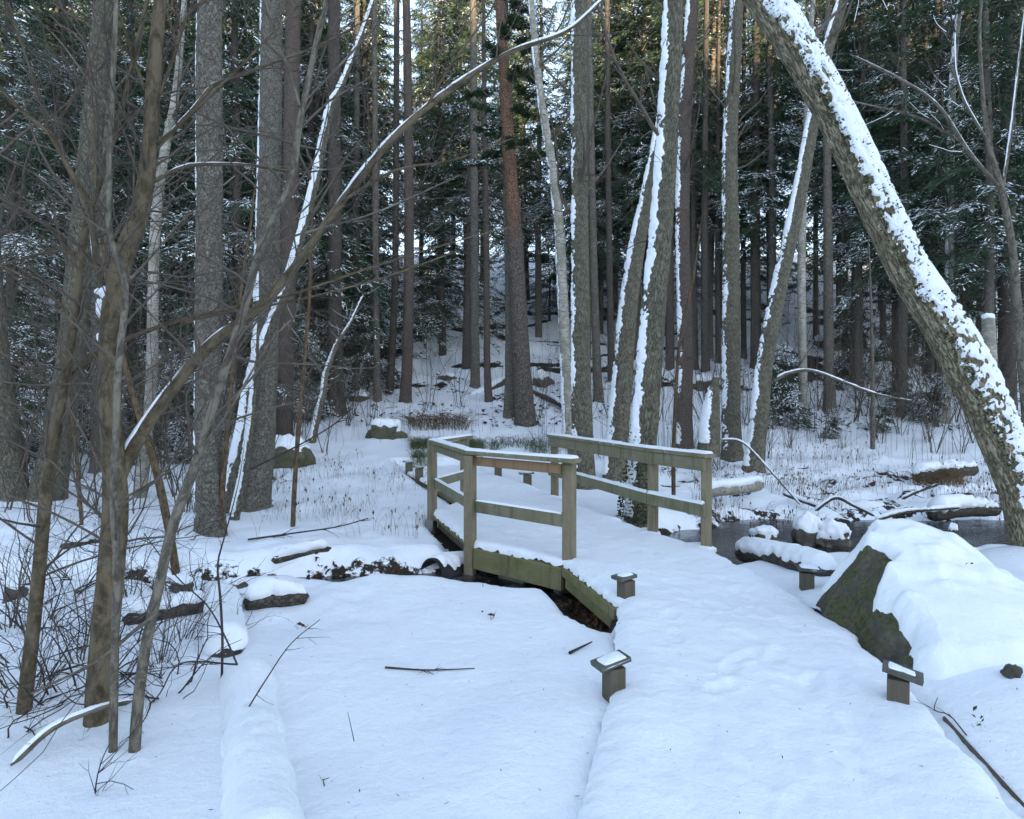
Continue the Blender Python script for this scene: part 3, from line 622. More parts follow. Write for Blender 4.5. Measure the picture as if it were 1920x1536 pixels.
sb_ = np.interp(by, [3.5, 4.0, 4.5, 4.72, 4.9, 5.2, 5.5, 6.4], [.03, .08, .22, .20, .44, .36, .08, .0])     # snow starts this far over the face
th_ = sstep(-.03, .10, ub_ - sb_ - .08 * fbm(bx * 5, by * 5, 0, 4, 97)) * .12 + .05 * sstep(.2, .8, ub_) - .05
snz = np.maximum(rockz, -.3 + (body + .3) * np.clip(ub_ / wd, 0, 1) ** .62) + th_ + .012 * fbm(bx * 2.2, by * 2.2, 0, 3, 99) * (th_ > 0)
snz = np.where(th_ > 0.02, snz, rockz - .05)
for _ in range(2):
    s2 = snz.copy(); s2[1:-1, 1:-1] = (snz[1:-1, 1:-1] * 4 + snz[:-2, 1:-1] + snz[2:, 1:-1] + snz[1:-1, :-2] + snz[1:-1, 2:]) / 8; snz = np.where(snz > rockz, s2, snz)
def grid_mesh(nm, X, Y, Z, mtl):
    n, k = X.shape; i, j = np.meshgrid(np.arange(n - 1), np.arange(k - 1), indexing='ij')
    return make_mesh(nm, np.stack([X - 2.9, Y - 4.9, Z], -1), np.stack([i * k + j, i * k + j + 1, (i + 1) * k + j + 1, (i + 1) * k + j], -1).reshape(-1, 4), None, [mtl])
obj('rock', grid_mesh('rock', rxo, by, rockz, ROCK), bo); obj('snow_cover', grid_mesh('snow_cover', rxo, by, snz, SNOW), bo)

# ------------------------------------------------------------------ rocks and logs
def rock(label, px, py, wpx, hpx, mtl=STONE, snow=.5, cat='rock', d=None, z=None, seed=None, deep=.8, group=None):
    d = d or on_ground(px, py); p = at(px, py, d); s = d / 1280; seed = seed or int(px) % 97
    t = thing('rock', label, cat, group, tuple(p)); m_ = MB(); rx, rz = wpx * s / 2, hpx * s
    blob(m_, (0, rx * deep, rz * .25), (rx, rx * deep, rz * .75), seed, .6, 26); obj('stone', m_.mesh('stone', [mtl]), t)
    if snow:
        m_ = MB(); blob(m_, (0, rx * deep, rz * .25), (rx, rx * deep, rz * .75), seed, .6, 26); V = m_.v[0]; c = np.array((0, rx * deep, rz * .25)); D = (V - c) / np.array((rx, rx * deep, rz * .75)); D = nrm(D)
        k = D[:, 2] + .22 * fbm(V[:, 0] * 2.2 / rx + seed, V[:, 1] * 2.2 / rx, V[:, 2] * 2 / rx, 3, seed) - (.62 - .75 * snow); k = sstep(-.06, .22, k)[:, None]
        m_.v[0] = c + (V - c) * (.90 + .13 * k) + np.array([0, 0, 1]) * k * min(.07, .15 * rz + .015); obj('snow_cap', m_.mesh('snow_cap', [SNOW]), t)
    return t
rock('dark angular stone with a snow cap standing in the icy stream', 1528, 1022, 56, 44, d=9.3)
rock('low dark stone under a flat snow cushion right of the angular stone', 1570, 1028, 62, 36, d=9.2, snow=.7, seed=8)
rock('small greenish stone with round snow cap nearest the right bank log', 1440, 1024, 50, 28, ROCK, d=9.2, snow=.7, seed=12)
rock('tiny snow lump in the stream left of the boulder top', 1640, 1002, 16, 14, d=9.9, snow=.9)
rock('tiny snow lump in the stream right of the boulder top', 1792, 1000, 16, 14, d=9.8, snow=.9, seed=5)
rock('grey boulder behind the snow lined leaning stems on the left', 530, 878, 80, 56, ROCK, snow=.45, seed=21)
rock('mossy snow capped stone on the trail left of the bridge', 718, 826, 62, 36, ROCK, snow=.6, seed=3)
rock('bare grey boulder at the foot of the hill below thin spruces', 838, 714, 34, 16, STONE, snow=.25, seed=31)
rock('rounded brownish boulder right of the pine', 1020, 728, 38, 28, STONE, snow=.15, seed=33)
rock('wide flat slab rock with deep snow behind the upright grey trunk', 1328, 736, 78, 30, ROCK, snow=.6, seed=35)
rock('dark outcrop on the right hillside below the young spruce', 1590, 656, 84, 34, STONE, snow=.35, seed=37)
rock('low rock under the trees at the end of the fallen trunk', 675, 754, 36, 20, ROCK, snow=.4, seed=39)
rock('grey stream bank stone at the left picture edge', 15, 1130, 42, 38, STONE, snow=.25, seed=41)
rock('small grey stone on the stream bank near the thin stick', 436, 1106, 36, 15, STONE, snow=.3, seed=43)
rock('second stream bank stone behind the forked brown stem', 330, 1112, 40, 24, STONE, snow=.4, seed=45)
rock('brown stone half sunk in snow at the right picture edge', 1908, 1272, 34, 20, STONE, snow=0, seed=47)
rock('dark mossy rock among spruce twigs at the foot of the left hill', 590, 770, 90, 50, ROCK, snow=.5, seed=49)
rock('mossy stone strip on the snow left of the tall spruce', 118, 838, 60, 18, ROCK, snow=.35, seed=51)
def log(label, pix, r, bark=BARK_DARK, snow=.05, cover=1.0, dz=0.0, name='fallen_log', cat='log', ha=1.1, k=14, seed=1, lump=.1, taper=1.0, step=.04, nub=True):
    P = []
    for q in pix:
        d = q[2] if len(q) > 2 and q[2] else on_ground(q[0], q[1]); p = at(q[0], q[1], d); P.append(p + (0, 0, dz + (q[3] if len(q) > 3 else 0)))
    rad = np.linspace(r, r * taper, len(P)); P, rad = smooth_path(P, step, rad)
    sl = np.concatenate([[0], np.cumsum(np.linalg.norm(np.diff(P, axis=0), axis=1))]); en = np.minimum(sl, sl[-1] - sl); el = r * (1.2 if ha > 1.5 else .7)
    rad = rad * (1 - (1 - np.clip(en / el, 0, 1)) ** 2) ** .5 * (1 + .12 * vnoise(sl * 4, seed, 0, seed)) + .004; b = P[0].copy(); P = P - b
    t = thing(name, label, cat, None, tuple(b)); m_ = MB(); tube(m_, P, rad, k, .06 * r, seed, lump=lump); 
    VV = np.vstack([P[:1]]); obj('trunk', m_.mesh('trunk', [bark]), t)
    if snow: m_ = MB(); snow_strip(m_, P, rad, (0, 0, 1), ha, snow, cover, seed, na=15, wob=.25); obj('snow_cover', m_.mesh('snow_cover', [SNOW]), t)
    return t
log('thick fallen log completely buried in smooth snow at bottom left', [(500, 1640), (486, 1500), (472, 1340), (462, 1262)], .135, snow=.045, cover=1.15, dz=-.035, ha=1.75, lump=.05, taper=.85)
log('snow buried log beyond the stick pile crossing towards the stream', [(424, 1235), (420, 1180), (420, 1128)], .12, snow=.045, cover=1.15, dz=.03, ha=1.7, lump=.05, taper=.9)
log('short dark brown log with snow top lying at the left stream bank', [(455, 1140), (515, 1136), (580, 1128)], .075, snow=.10, dz=.05, ha=1.05, seed=4, taper=.9)
log('dark broken log behind the three young stems by the stream', [(228, 1172), (300, 1160), (388, 1142)], .075, snow=.05, dz=.04, seed=6, ha=.9)
log('long snow covered log along the right edge of the boardwalk', [(1388, 1036, 7.9), (1455, 1046, 7.3), (1560, 1076, 6.5)], .10, snow=.07, cover=1.1, ha=1.4, seed=7)
log('snow covered log behind the right handrail post', [(1325, 922, 11.5), (1385, 915, 11.8), (1428, 908, 12)], .10, BARK_BIRCH, snow=.06, ha=1.1, seed=8)
log('log under thick snow on the far stream bank at right', [(1742, 972, 10.9), (1800, 964, 11), (1872, 962, 11.2)], .11, snow=.13, dz=.06, ha=1.2, seed=9)
log('second snow covered log farther back on the right marsh', [(1750, 934, 12.8), (1810, 930, 13), (1890, 926, 13)], .1, snow=.12, ha=1.2, seed=10)
log('flat brown tussocky log right of the marsh under snow', [(1716, 896, 14.5), (1760, 888, 14.8), (1830, 882, 15)], .14, snow=.10, dz=.02, ha=1.0, seed=12)
log('fallen tree trunk with bare brown bark at the foot of the hill', [(735, 768, 24), (800, 768, 24), (862, 764, 24), (905, 738, 24.6), (948, 713, 25.5)], .13, BARK_BROWN, snow=.10, cover=.7, seed=14, ha=.9, step=.1)
log('thin fallen stem sloping down behind the pine', [(985, 728, 25), (1025, 745, 23.5), (1064, 766, 22)], .09, BARK_BROWN, snow=.06, cover=.7, seed=15, ha=.8, step=.1)
log('bent snowy branch leaning from the right post to the marsh', [(1352, 824, 12.5), (1392, 830, 12.3), (1440, 878, 12), (1500, 946, 11.2)], .016, BARK_GREY, snow=.012, cover=.7, seed=16, name='fallen_branch', cat='branch', k=8, taper=.8)
log('arched dark branch with snow over the frozen stream', [(1528, 958, 11), (1566, 934, 11), (1600, 948, 10.9), (1640, 968, 10.6)], .025, BARK_DARK, snow=.02, seed=17, name='fallen_branch', cat='branch', k=8, taper=.7, ha=.9)
log('snowy branch lying over the stream towards the boulder', [(1640, 976, 10.4), (1700, 960, 10.5), (1800, 952, 10.8)], .03, BARK_DARK, snow=.03, seed=18, name='fallen_branch', cat='branch', k=8, taper=.5)
log('low snowy branch left of the arched one on the marsh', [(1468, 925, 12.2), (1500, 938, 11.9), (1540, 952, 11.5)], .03, BARK_DARK, snow=.03, seed=19, name='fallen_branch', cat='branch', k=8)
log('bare dark branch sticking up on the right marsh', [(1690, 936, 12.5), (1720, 922, 12.4), (1760, 908, 12.3)], .028, BARK_DARK, snow=.015, cover=.5, seed=20, name='fallen_branch', cat='branch', k=8)
log('brown log end showing through snow left of the bridge', [(508, 1052), (560, 1040), (622, 1028)], .05, snow=.07, dz=.0, seed=22, ha=1.1)
log('dark branch log lying behind the left stems', [(112, 1028), (150, 1024), (192, 1016)], .045, snow=.06, dz=.02, seed=23)
log('pale dead pole propped across the bottom left stems', [(20, 1440, 3.2), (100, 1368, 3.35), (190, 1330, 3.45), (250, 1318, 3.6)], .012, BARK_GREY, snow=.007, cover=.7, seed=24, name='fallen_branch', cat='branch', k=9, ha=.9, dz=.01)

# ------------------------------------------------------------------ trees
def stem(pix, d0, dd=0.0):
    n = len(pix); P, Rr = [], []
    for i, (px, py, w) in enumerate(pix):
        d = d0 + dd * i / max(1, n - 1); P.append(at(px, py, d)); Rr.append(w * d / 2560)
    return P, Rr
def snow_on(polys, pr, rg, mnr=.003):
    out = []
    for P, r0, r1, k in polys:
        if r0 < mnr or rg.random() > pr: continue
        a = rg.integers(0, max(1, len(P) - 4)); b = min(len(P), a + rg.integers(3, 6))
        if b - a < 3: continue
        t0, t1 = a / (len(P) - 1), (b - 1) / (len(P) - 1); ra, rb = r0 + (r1 - r0) * t0, r0 + (r1 - r0) * t1
        out.append((P[a:b] + np.array([-.15 * ra, 0, ra * .75 + .001]), ra * .8 + .002, rb * .8 + .001, 5))
    return out
def tree(name, label, cat, pix, bark, d=None, dd=0.0, ext=5.0, k=18, step=.1, snow=None, crown=None, flare=.6, group=None, barkd=.007, lump=.09, seed=None, clumps=(), dz=-.25, limbs=(), cmat=None, snowpr=.0):
    d = d or on_ground(pix[0][0], pix[0][1]); P, Rr = stem(pix, d, dd); seed = seed or int(pix[0][0] * 7 + pix[0][1]) % 9973
    rg = np.random.default_rng(seed); base = P[0].copy(); base_d = d
    P = [p - base for p in P]; nvis = len(P)
    P.insert(0, P[0] + (0, 0, dz)); Rr.insert(0, Rr[0])
    if ext:
        dr = nrm(P[-1] - P[-2]); r = Rr[-1]
        for q in (1, 2, 3): P.append(P[-1] + (dr + np.array([0, 0, .12 * q])) / np.linalg.norm(dr + np.array([0, 0, .12 * q])) * ext / 3 + rg.normal(size=3) * .04 * ext / 3); Rr.append(r * (1 - .27 * q))
    S, SR = smooth_path(P, step, Rr)
    t = thing(name, label, cat, group, tuple(base)); m_ = MB(); tube(m_, S, SR, k, barkd, seed % 50, lump=lump, flare=flare); obj('trunk', m_.mesh('trunk', [bark]), t)
    if snow:
        m_ = MB(); zt = S[:, 2]; sel = (zt > .02) & (zt < at(960, -60, base_d)[2] - base[2] + .5)
        if sel.sum() > 4:
            S2, R2 = smooth_path(S[sel][::max(1, int(.2 / step))], .03, SR[sel][::max(1, int(.2 / step))]); snow_strip(m_, S2, R2, nrm(np.array(snow[0])), snow[1], snow[2], snow[3], seed % 90, na=21, wob=.30, fr=snow[4] if len(snow) > 4 else 4.0, fine=.75)
            obj('snow_cover', m_.mesh('snow_cover', [SNOW]), t)
    polys = []
    for lm in limbs:
        LP, LR = stem(lm['pix'], base_d + lm.get('d', 0), lm.get('dd', 0)); LP = [p - base for p in LP]
        if lm.get('n', 6) < 16: LR = [q * .8 for q in LR]
        e = lm.get('ext', 0)
        if e: LP.append(LP[-1] + nrm(LP[-1] - LP[-2]) * e); LR.append(LR[-1] * .4)
        LS, LRR = smooth_path(LP, .05, LR); m_ = MB(); tube(m_, LS, LRR, 12, .0015, seed % 40 + 1, lump=.05); lo = obj('limb', m_.mesh('limb', [bark]), t)
        if lm.get('snow'):
            m_ = MB(); snow_strip(m_, LS[2:], LRR[2:], nrm(np.array([-.15, -.12, 1])), .7, lm['snow'], lm.get('cover', .6), seed % 70 + 5, na=11, fr=4); obj('snow_cover', m_.mesh('snow_cover', [SNOW]), lo)
        for _ in range(lm.get('n', 6)):
            q = rg.uniform(.1, 1.0); i = int(q * (len(LS) - 1)); i = min(max(i, 1), len(LS) - 2); dd_ = nrm(LS[i + 1] - LS[i - 1])
            ax = nrm(np.cross(dd_, rg.normal(size=3))); a = rg.uniform(.4, .95); nd = dd_ * cos(a) + np.cross(ax, dd_) * sin(a)
            grow(polys, LS[i], nd, rg.uniform(.5, 1.2) * lm.get('len', 1), min(LRR[i] * .45, .006), 2, rg, lm.get('up', .15))
    for c in (crown or ()):
        kind, h0, h1, n, L = c
        H = S[:, 2]
        for _ in range(n):
            h = rg.uniform(h0, h1); i = int(np.argmin(np.abs(H - h))); i = min(max(i, 1), len(S) - 2); a = rg.uniform(0, 2 * pi); r = SR[i]; l = L * rg.uniform(.5, 1.2)
            if kind == 'dead': grow(polys, S[i], (cos(a), sin(a), rg.uniform(-.35, .15)), l, min(.012, r * .2), 1, rg, -.12, .10, 3.0, .003, (.4, .9), .25, 3)
            elif kind == 'up': grow(polys, S[i], (cos(a), sin(a), rg.uniform(.5, 1.4)), l, min(r * .45, .035), 3, rg, .16, .13, 1.5, .0026, (.4, .9), .3, 5)
            elif kind == 'near': grow(polys, S[i], (cos(a), sin(a), rg.uniform(.2, 1.3)), l, min(r * .4, .0075), 2, rg, .15, .13, 5.0, .0012, (.45, 1.0), .1, 5)
    if polys:
        m_ = MB(); tubes(m_, polys); obj('crown', m_.mesh('crown', [cmat or TWIG]), t)
        sp = snow_on(polys, snowpr, rg) if snowpr else None
        if sp: m_ = MB(); tubes(m_, sp); obj('twig_snow', m_.mesh('twig_snow', [SNOW]), t, 'stuff')
    for q, (px, py, w, h) in enumerate(clumps):
        p = at(px, py, base_d - .02) - base; s = base_d / 1280; m_ = MB(); blob(m_, p, (w * s / 2, w * s * .4, h * s / 2), q + seed % 30, .6, 10); obj('snow_clump', m_.mesh('snow_clump', [SNOW]), t)
    return t, S, SR
LW = (-1, -.35, .12)

# --- the young stems in the left foreground
tree('young_tree', 'brown forked young tree with snow in its crotches, thickest of the front left stems', 'tree',
     [(185, 1350, 50), (192, 1230, 47), (205, 1100, 46), (216, 960, 44), (214, 880, 40), (205, 740, 36), (207, 620, 36), (226, 500, 37), (262, 400, 33), (280, 280, 27), (290, 120, 25), (300, 0, 22)], BARK_SMOOTH,
     k=28, step=.035, ext=2.5, flare=.25, barkd=.0015, lump=.07, clumps=[(196, 548, 30, 26), (187, 580, 14, 36), (187, 634, 12, 18), (192, 764, 10, 18), (222, 960, 10, 26)],
     limbs=[dict(pix=[(222, 905, 24), (238, 862, 26), (290, 775, 23), (388, 652, 21), (480, 582, 19), (560, 492, 16), (640, 380, 14), (762, 235, 12), (930, 112, 9), (1060, 60, 5), (1130, 0, 3)], snow=.010, n=18, cover=.62, ext=.5, dd=.5),
            dict(pix=[(200, 575, 16), (183, 500, 16), (167, 385, 14), (143, 343, 13), (93, 250, 11), (50, 217, 8), (0, 167, 6), (-60, 110, 4)], snow=.004, cover=.4, n=14, dd=-.3),
            dict(pix=[(281, 345, 10), (333, 317, 8), (383, 308, 8), (467, 310, 7), (567, 323, 5), (660, 310, 3)], snow=.005, n=9, cover=.5, dd=.3),
            dict(pix=[(292, 280, 9), (355, 213, 9), (400, 160, 9), (440, 145, 8), (520, 115, 6), (600, 85, 5), (690, 36, 3)], snow=.004, n=10, dd=.4, cover=.4),
            dict(pix=[(290, 272, 8), (340, 232, 7), (400, 175, 6), (470, 105, 5), (560, 10, 4)], n=7, dd=-.3),
            dict(pix=[(292, 190, 9), (325, 110, 8), (348, 35, 7), (395, -10, 5)], n=8, dd=.2),
            dict(pix=[(272, 172, 8), (245, 90, 6), (222, 20, 5), (205, -40, 4)], n=6, dd=-.2),
            dict(pix=[(95, 252, 7), (60, 140, 6), (15, 5, 5)], n=7, d=-.1), dict(pix=[(95, 245, 7), (135, 190, 6), (168, 125, 5), (195, 40, 4)], n=6, d=-.1),
            dict(pix=[(800, 200, 7), (850, 115, 6), (920, 20, 4), (940, -30, 3)], n=5, d=.35), dict(pix=[(640, 378, 7), (740, 320, 6), (850, 300, 4), (960, 260, 3)], n=5, d=.28)],
     crown=[('near', .9, 3.6, 26, 1.1)])
tree('young_tree', 'straight grey stem standing just in front of the brown forked young tree', 'tree',
     [(212, 1412, 15), (216, 1200, 14), (219, 1060, 14), (213, 930, 14), (218, 800, 13), (222, 690, 13), (235, 540, 12), (207, 440, 10), (204, 330, 10), (210, 190, 9), (218, 0, 8)], BARK_GREY,
     k=16, step=.035, ext=2, flare=.1, barkd=.0008, limbs=[dict(pix=[(236, 532, 6), (285, 480, 5), (345, 410, 4), (440, 330, 3)], n=6), dict(pix=[(208, 205, 6), (165, 150, 5), (110, 75, 4), (40, 10, 3)], n=8),
     dict(pix=[(207, 440, 6), (150, 400, 5), (70, 330, 4), (0, 290, 3)], n=9)], crown=[('near', .8, 3.2, 20, 1.0)])
tree('young_tree', 'olive stem leaning right from the front left clump with a forked top', 'tree',
     [(252, 1410, 21), (268, 1245, 20), (298, 1100, 18), (325, 985, 19), (372, 855, 18), (410, 730, 16), (455, 590, 15), (490, 460, 13), (545, 340, 13), (562, 232, 12), (598, 60, 10), (612, 0, 9)], BARK_GREY,
     k=20, step=.035, ext=2, flare=.12, barkd=.001, dd=.3, 
     limbs=[dict(pix=[(561, 200, 9), (543, 135, 8), (516, 70, 7), (495, -5, 6)], n=9, d=.22, up=.2), dict(pix=[(480, 470, 6), (560, 440, 5), (700, 400, 4), (860, 330, 2.5)], n=9, d=.2), dict(pix=[(566, 195, 6), (640, 120, 5), (720, 30, 3)], n=7, d=.25),
            dict(pix=[(300, 1150, 10), (262, 1175, 9), (180, 1240, 7), (60, 1300, 5)], n=5), dict(pix=[(385, 830, 6), (430, 770, 5), (500, 650, 4), (545, 600, 3)], n=5, d=.1)], crown=[('near', 1.0, 3.3, 22, 1.0)])
tree('young_tree', 'leaning brown stem forking at mid height, leftmost of the front stems', 'tree',
     [(45, 1335, 25), (62, 1180, 23), (75, 1050, 23), (87, 920, 23), (105, 800, 21), (120, 720, 19), (136, 620, 16), (150, 505, 15), (160, 430, 13), (190, 330, 11), (230, 200, 9), (262, 60, 8)], BARK_SMOOTH,
     k=20, step=.035, ext=2, flare=.15, barkd=.001, 
     limbs=[dict(pix=[(120, 725, 12), (140, 700, 12), (180, 667, 11), (230, 640, 10), (330, 602, 9), (450, 574, 8), (560, 548, 6), (700, 500, 5), (900, 440, 3), (1010, 415, 2)], n=14, dd=.5, cover=.6, up=.05),
            dict(pix=[(330, 606, 5), (450, 582, 6), (560, 562, 5), (720, 520, 4), (860, 470, 3)], n=8, dd=.3, d=.15, up=.05),
            dict(pix=[(154, 505, 10), (110, 445, 8), (55, 400, 7), (0, 372, 6), (-50, 340, 5)], n=10), dict(pix=[(156, 480, 8), (120, 470, 7), (60, 480, 5), (0, 500, 4)], n=8),
            dict(pix=[(118, 740, 7), (60, 700, 5), (0, 660, 4)], n=7), dict(pix=[(140, 600, 7), (80, 540, 6), (10, 500, 4)], n=8)], crown=[('near', .7, 3.4, 26, 1.1)])
tree('young_tree', 'tan thin stem leaning left behind the forked brown young tree', 'tree', [(330, 1075, 15), (315, 985, 15), (292, 880, 14), (268, 800, 12), (240, 705, 10), (215, 600, 8), (195, 480, 7), (180, 350, 6)], BARK_TAN, k=12, step=.06, ext=1.5, flare=.1, barkd=0, crown=[('near', 2, 4.5, 8, 1.0)])
tree('sapling', 'tan straight sapling stick left of the bridge', 'sapling', [(549, 988, 9), (553, 900, 9), (560, 800, 9), (570, 690, 8), (580, 560, 6), (585, 440, 4)], BARK_TAN, k=10, step=.08, ext=1, flare=0, barkd=0, crown=[('near', 1.4, 4.2, 14, 1.1)])
tree('sapling', 'thin dark sapling stick in the snow between the two leftmost stems', 'sapling', [(153, 985, 7), (147, 900, 7), (140, 820, 6), (128, 740, 4)], BARK_TAN, k=8, step=.08, ext=1, flare=0, barkd=0, crown=[('near', .8, 2.6, 8, .8)])
tree('sapling', 'pair stem sapling with cut tan bark in front of the tall grey spruce', 'sapling', [(412, 1008, 11), (416, 930, 11), (424, 830, 10), (436, 700, 8), (450, 560, 6), (470, 420, 4)], BARK_TAN, k=10, step=.08, ext=1, flare=0, barkd=0, crown=[('near', 1.2, 4, 10, 1.0)])
tree('sapling', 'small yellow green sapling forked like a Y at the trail edge', 'sapling', [(586, 830, 13), (598, 770, 13), (607, 735, 12), (612, 700, 10), (632, 645, 9), (648, 620, 5)], BARK_GREY, k=10, step=.1, ext=1.2, flare=.1, barkd=0, snow=((-.4, -.6, 1), .8, .03, .6), limbs=[dict(pix=[(609, 705, 8), (590, 680, 6), (570, 650, 4), (545, 610, 3)], n=5)], crown=[('near', 1.5, 4.5, 16, 1.4)], cmat=DEADTWIG, snowpr=.5)
tree('sapling', 'bare stick standing against the snow buried log at bottom left', 'sapling', [(416, 1272, 5), (417, 1200, 5), (413, 1120, 5), (408, 1060, 4), (420, 1010, 3)], TWIG_DARK, k=8, step=.05, ext=.6, flare=0, barkd=0, crown=[('near', .4, 1.4, 6, .6)], cmat=TWIG_DARK)

# --- larger trunks
A_ = lambda h0, h1, n, L: ('up', h0, h1, n, L)
D_ = lambda h0, h1, n, L: ('dead', h0, h1, n, L)
tree('alder_tree', 'dark leaning trunk cut by the left picture edge', 'tree', [(28, 932, 50), (15, 800, 38), (2, 690, 32), (-10, 560, 30), (-20, 380, 28)], BARK_ALDER, crown=[A_(2, 7, 8, 2.2)], step=.07, k=24)
tree('alder_tree', 'broad grey green trunk leaning right, behind the leftmost front stems', 'tree', [(90, 932, 62), (103, 850, 54), (118, 760, 50), (138, 640, 46), (152, 450, 42), (172, 250, 37), (195, 0, 32)], BARK_ALDER, crown=[A_(3, 10, 10, 2.4), D_(2, 6, 14, 1.2)], step=.07, k=26, flare=.35)
tree('spruce', 'straight grey trunk with flared foot between the front left stems', 'tree', [(190, 882, 36), (187, 800, 30), (186, 700, 28), (188, 520, 27), (195, 300, 25), (200, 0, 21)], BARK_SPRUCE, crown=[D_(1.5, 8, 40, 1.5)], cmat=DEADTWIG)
tree('birch', 'pale peeling birch trunk on the left, leaning right behind the tan stem', 'tree', [(262, 932, 24), (275, 820, 21), (285, 700, 20), (287, 560, 19), (291, 430, 18), (306, 300, 17), (330, 170, 13), (346, 0, 9)], BARK_BIRCH, crown=[A_(5, 9, 10, 2.2)], flare=.2, barkd=.003)
tree('spruce', 'tall straight lichen grey spruce trunk, thickest upright one on the left', 'tree', [(395, 1000, 56), (392, 900, 50), (390, 760, 47), (392, 500, 47), (393, 250, 45), (395, 0, 42)], BARK_SPRUCE, crown=[D_(1.5, 5.6, 34, 1.1)], step=.06, k=30, cmat=DEADTWIG, snow=(LW, .35, .012, .45), flare=.15)
tree('spruce', 'tall grey spruce trunk with a thin snow line left of the bridge', 'tree', [(478, 955, 58), (486, 870, 52), (494, 740, 48), (500, 560, 45), (506, 300, 41), (510, 0, 37)], BARK_SPRUCE, crown=[D_(1.5, 6.5, 34, 1.3)], step=.06, k=30, cmat=DEADTWIG, snow=(LW, .42, .016, .8), flare=.2)
tree('spruce', 'brownish spruce trunk close behind the snow lined grey spruce', 'tree', [(530, 828, 36), (534, 700, 32), (541, 500, 31), (546, 250, 29), (550, 0, 26)], BARK_BROWN, crown=[D_(1.5, 9, 40, 1.6)], cmat=DEADTWIG)
tree('rowan_tree', 'thin leaning stem plastered with snow, left of the snow lined spruce', 'tree', [(418, 962, 24), (436, 890, 21), (456, 800, 19), (472, 710, 18), (505, 620, 16), (545, 515, 15), (590, 350, 14), (620, 205, 13), (642, 160, 9)], BARK_ALDER, snow=((-.75, -.6, .5), 1.1, .03, 1.0), k=18, step=.05, ext=1.5, barkd=.002, crown=[A_(3, 6, 6, 1.4)], flare=.1)
tree('rowan_tree', 'short snow plastered stem twin tucked against the snow lined spruce', 'tree', [(440, 975, 17), (456, 900, 15), (470, 800, 12), (479, 700, 10), (483, 600, 7)], BARK_ALDER, snow=((-.75, -.6, .5), 1.1, .025, 1.0), k=14, step=.05, ext=.8, barkd=.002, flare=.1)
tree('spruce', 'dark trunk at the foot of the left hill beside twiggy spruce boughs', 'tree', [(632, 776, 34), (629, 700, 29), (628, 520, 27), (627, 250, 25), (626, 0, 21)], BARK_DARK, crown=[D_(1.5, 11, 44, 1.8)], cmat=DEADTWIG)
tree('spruce', 'slim spruce trunk left of two others on the left slope', 'tree', [(667, 734, 15), (668, 640, 13), (668, 400, 12), (670, 0, 10)], BARK_SPRUCE, crown=[D_(1, 11, 40, 1.8)], cmat=DEADTWIG)
tree('spruce', 'slim spruce trunk in the middle of three on the left slope', 'tree', [(708, 752, 15), (706, 660, 13), (704, 400, 12), (702, 0, 9)], BARK_SPRUCE, crown=[D_(1, 11, 40, 1.8)], cmat=DEADTWIG)
tree('spruce', 'slender spruce trunk next to the brown trunk above the fallen tree', 'tree', [(730, 738, 15), (736, 640, 13), (742, 450, 12), (744, 0, 10)], BARK_DARK, crown=[D_(1, 11, 36, 1.8)], cmat=DEADTWIG)
tree('spruce', 'tall brown trunk rising behind the bare end of the fallen tree', 'tree', [(760, 752, 22), (764, 660, 20), (767, 480, 19), (766, 250, 17), (762, 0, 14)], BARK_BROWN, crown=[D_(1.5, 12, 40, 1.8)], cmat=DEADTWIG)
tree('spruce', 'tall grey trunk above the broken fallen log in the middle', 'tree', [(891, 726, 19), (890, 640, 17), (889, 450, 16), (888, 200, 14), (887, 0, 11)], BARK_SPRUCE, crown=[D_(1.5, 14, 46, 2.0)], cmat=DEADTWIG)
tree('spruce', 'thin trunk right beside the tall grey one in the middle', 'tree', [(916, 752, 15), (913, 660, 12), (912, 450, 11), (908, 200, 9)], BARK_BROWN, crown=[D_(1.5, 12, 40, 1.6)], cmat=DEADTWIG)
tree('spruce', 'pale grey trunk hugging the left side of the pine', 'tree', [(954, 782, 20), (955, 700, 17), (955, 560, 16), (950, 350, 14), (946, 100, 11)], BARK_SPRUCE, crown=[D_(2, 8, 20, 1.5)], cmat=DEADTWIG)
PINE, PS, PR = tree('pine', 'tall pine with orange red upper bark in the middle of the picture', 'tree', [(985, 796, 40), (980, 720, 35), (973, 600, 32), (967, 480, 30), (960, 370, 26), (953, 260, 23), (946, 140, 20), (938, 0, 18)], BARK_PINE, crown=[D_(4, 9, 22, 2.0)], cmat=DEADTWIG)
tree('birch', 'crooked mottled birch just left of the snow streaked grey trunk', 'tree', [(1068, 832, 26), (1062, 700, 22), (1055, 560, 20), (1050, 450, 19), (1044, 380, 18), (1032, 290, 16), (1015, 190, 14), (1004, 90, 13), (996, 0, 10)], BARK_BIRCH, crown=[A_(6, 11, 10, 2.4)], flare=.15, barkd=.003, snow=(LW, .5, .015, .4))
tree('alder_tree', 'grey trunk streaked with snow on its left, behind the middle bridge post', 'tree', [(1095, 915, 48), (1092, 820, 40), (1090, 700, 36), (1088, 500, 32), (1087, 280, 30), (1086, 0, 28)], BARK_ALDER, crown=[A_(5, 12, 8, 2.5), D_(3, 8, 10, 1.0)], step=.08, k=24, snow=(LW, .5, .025, .45), flare=.3)
tree('spruce', 'smooth grey pole like trunk right of the snow streaked one', 'tree', [(1122, 752, 19), (1118, 650, 15), (1112, 450, 14), (1107, 200, 12), (1104, 0, 10)], BARK_SPRUCE, crown=[D_(2, 14, 44, 2.0)], cmat=DEADTWIG)
tree('spruce', 'thin dark trunk on the slope between pole trunk and twin leaning alder', 'tree', [(1146, 712, 13), (1144, 560, 12), (1140, 300, 11), (1138, 0, 9)], BARK_DARK, crown=[D_(2, 14, 44, 2.0)], cmat=DEADTWIG)
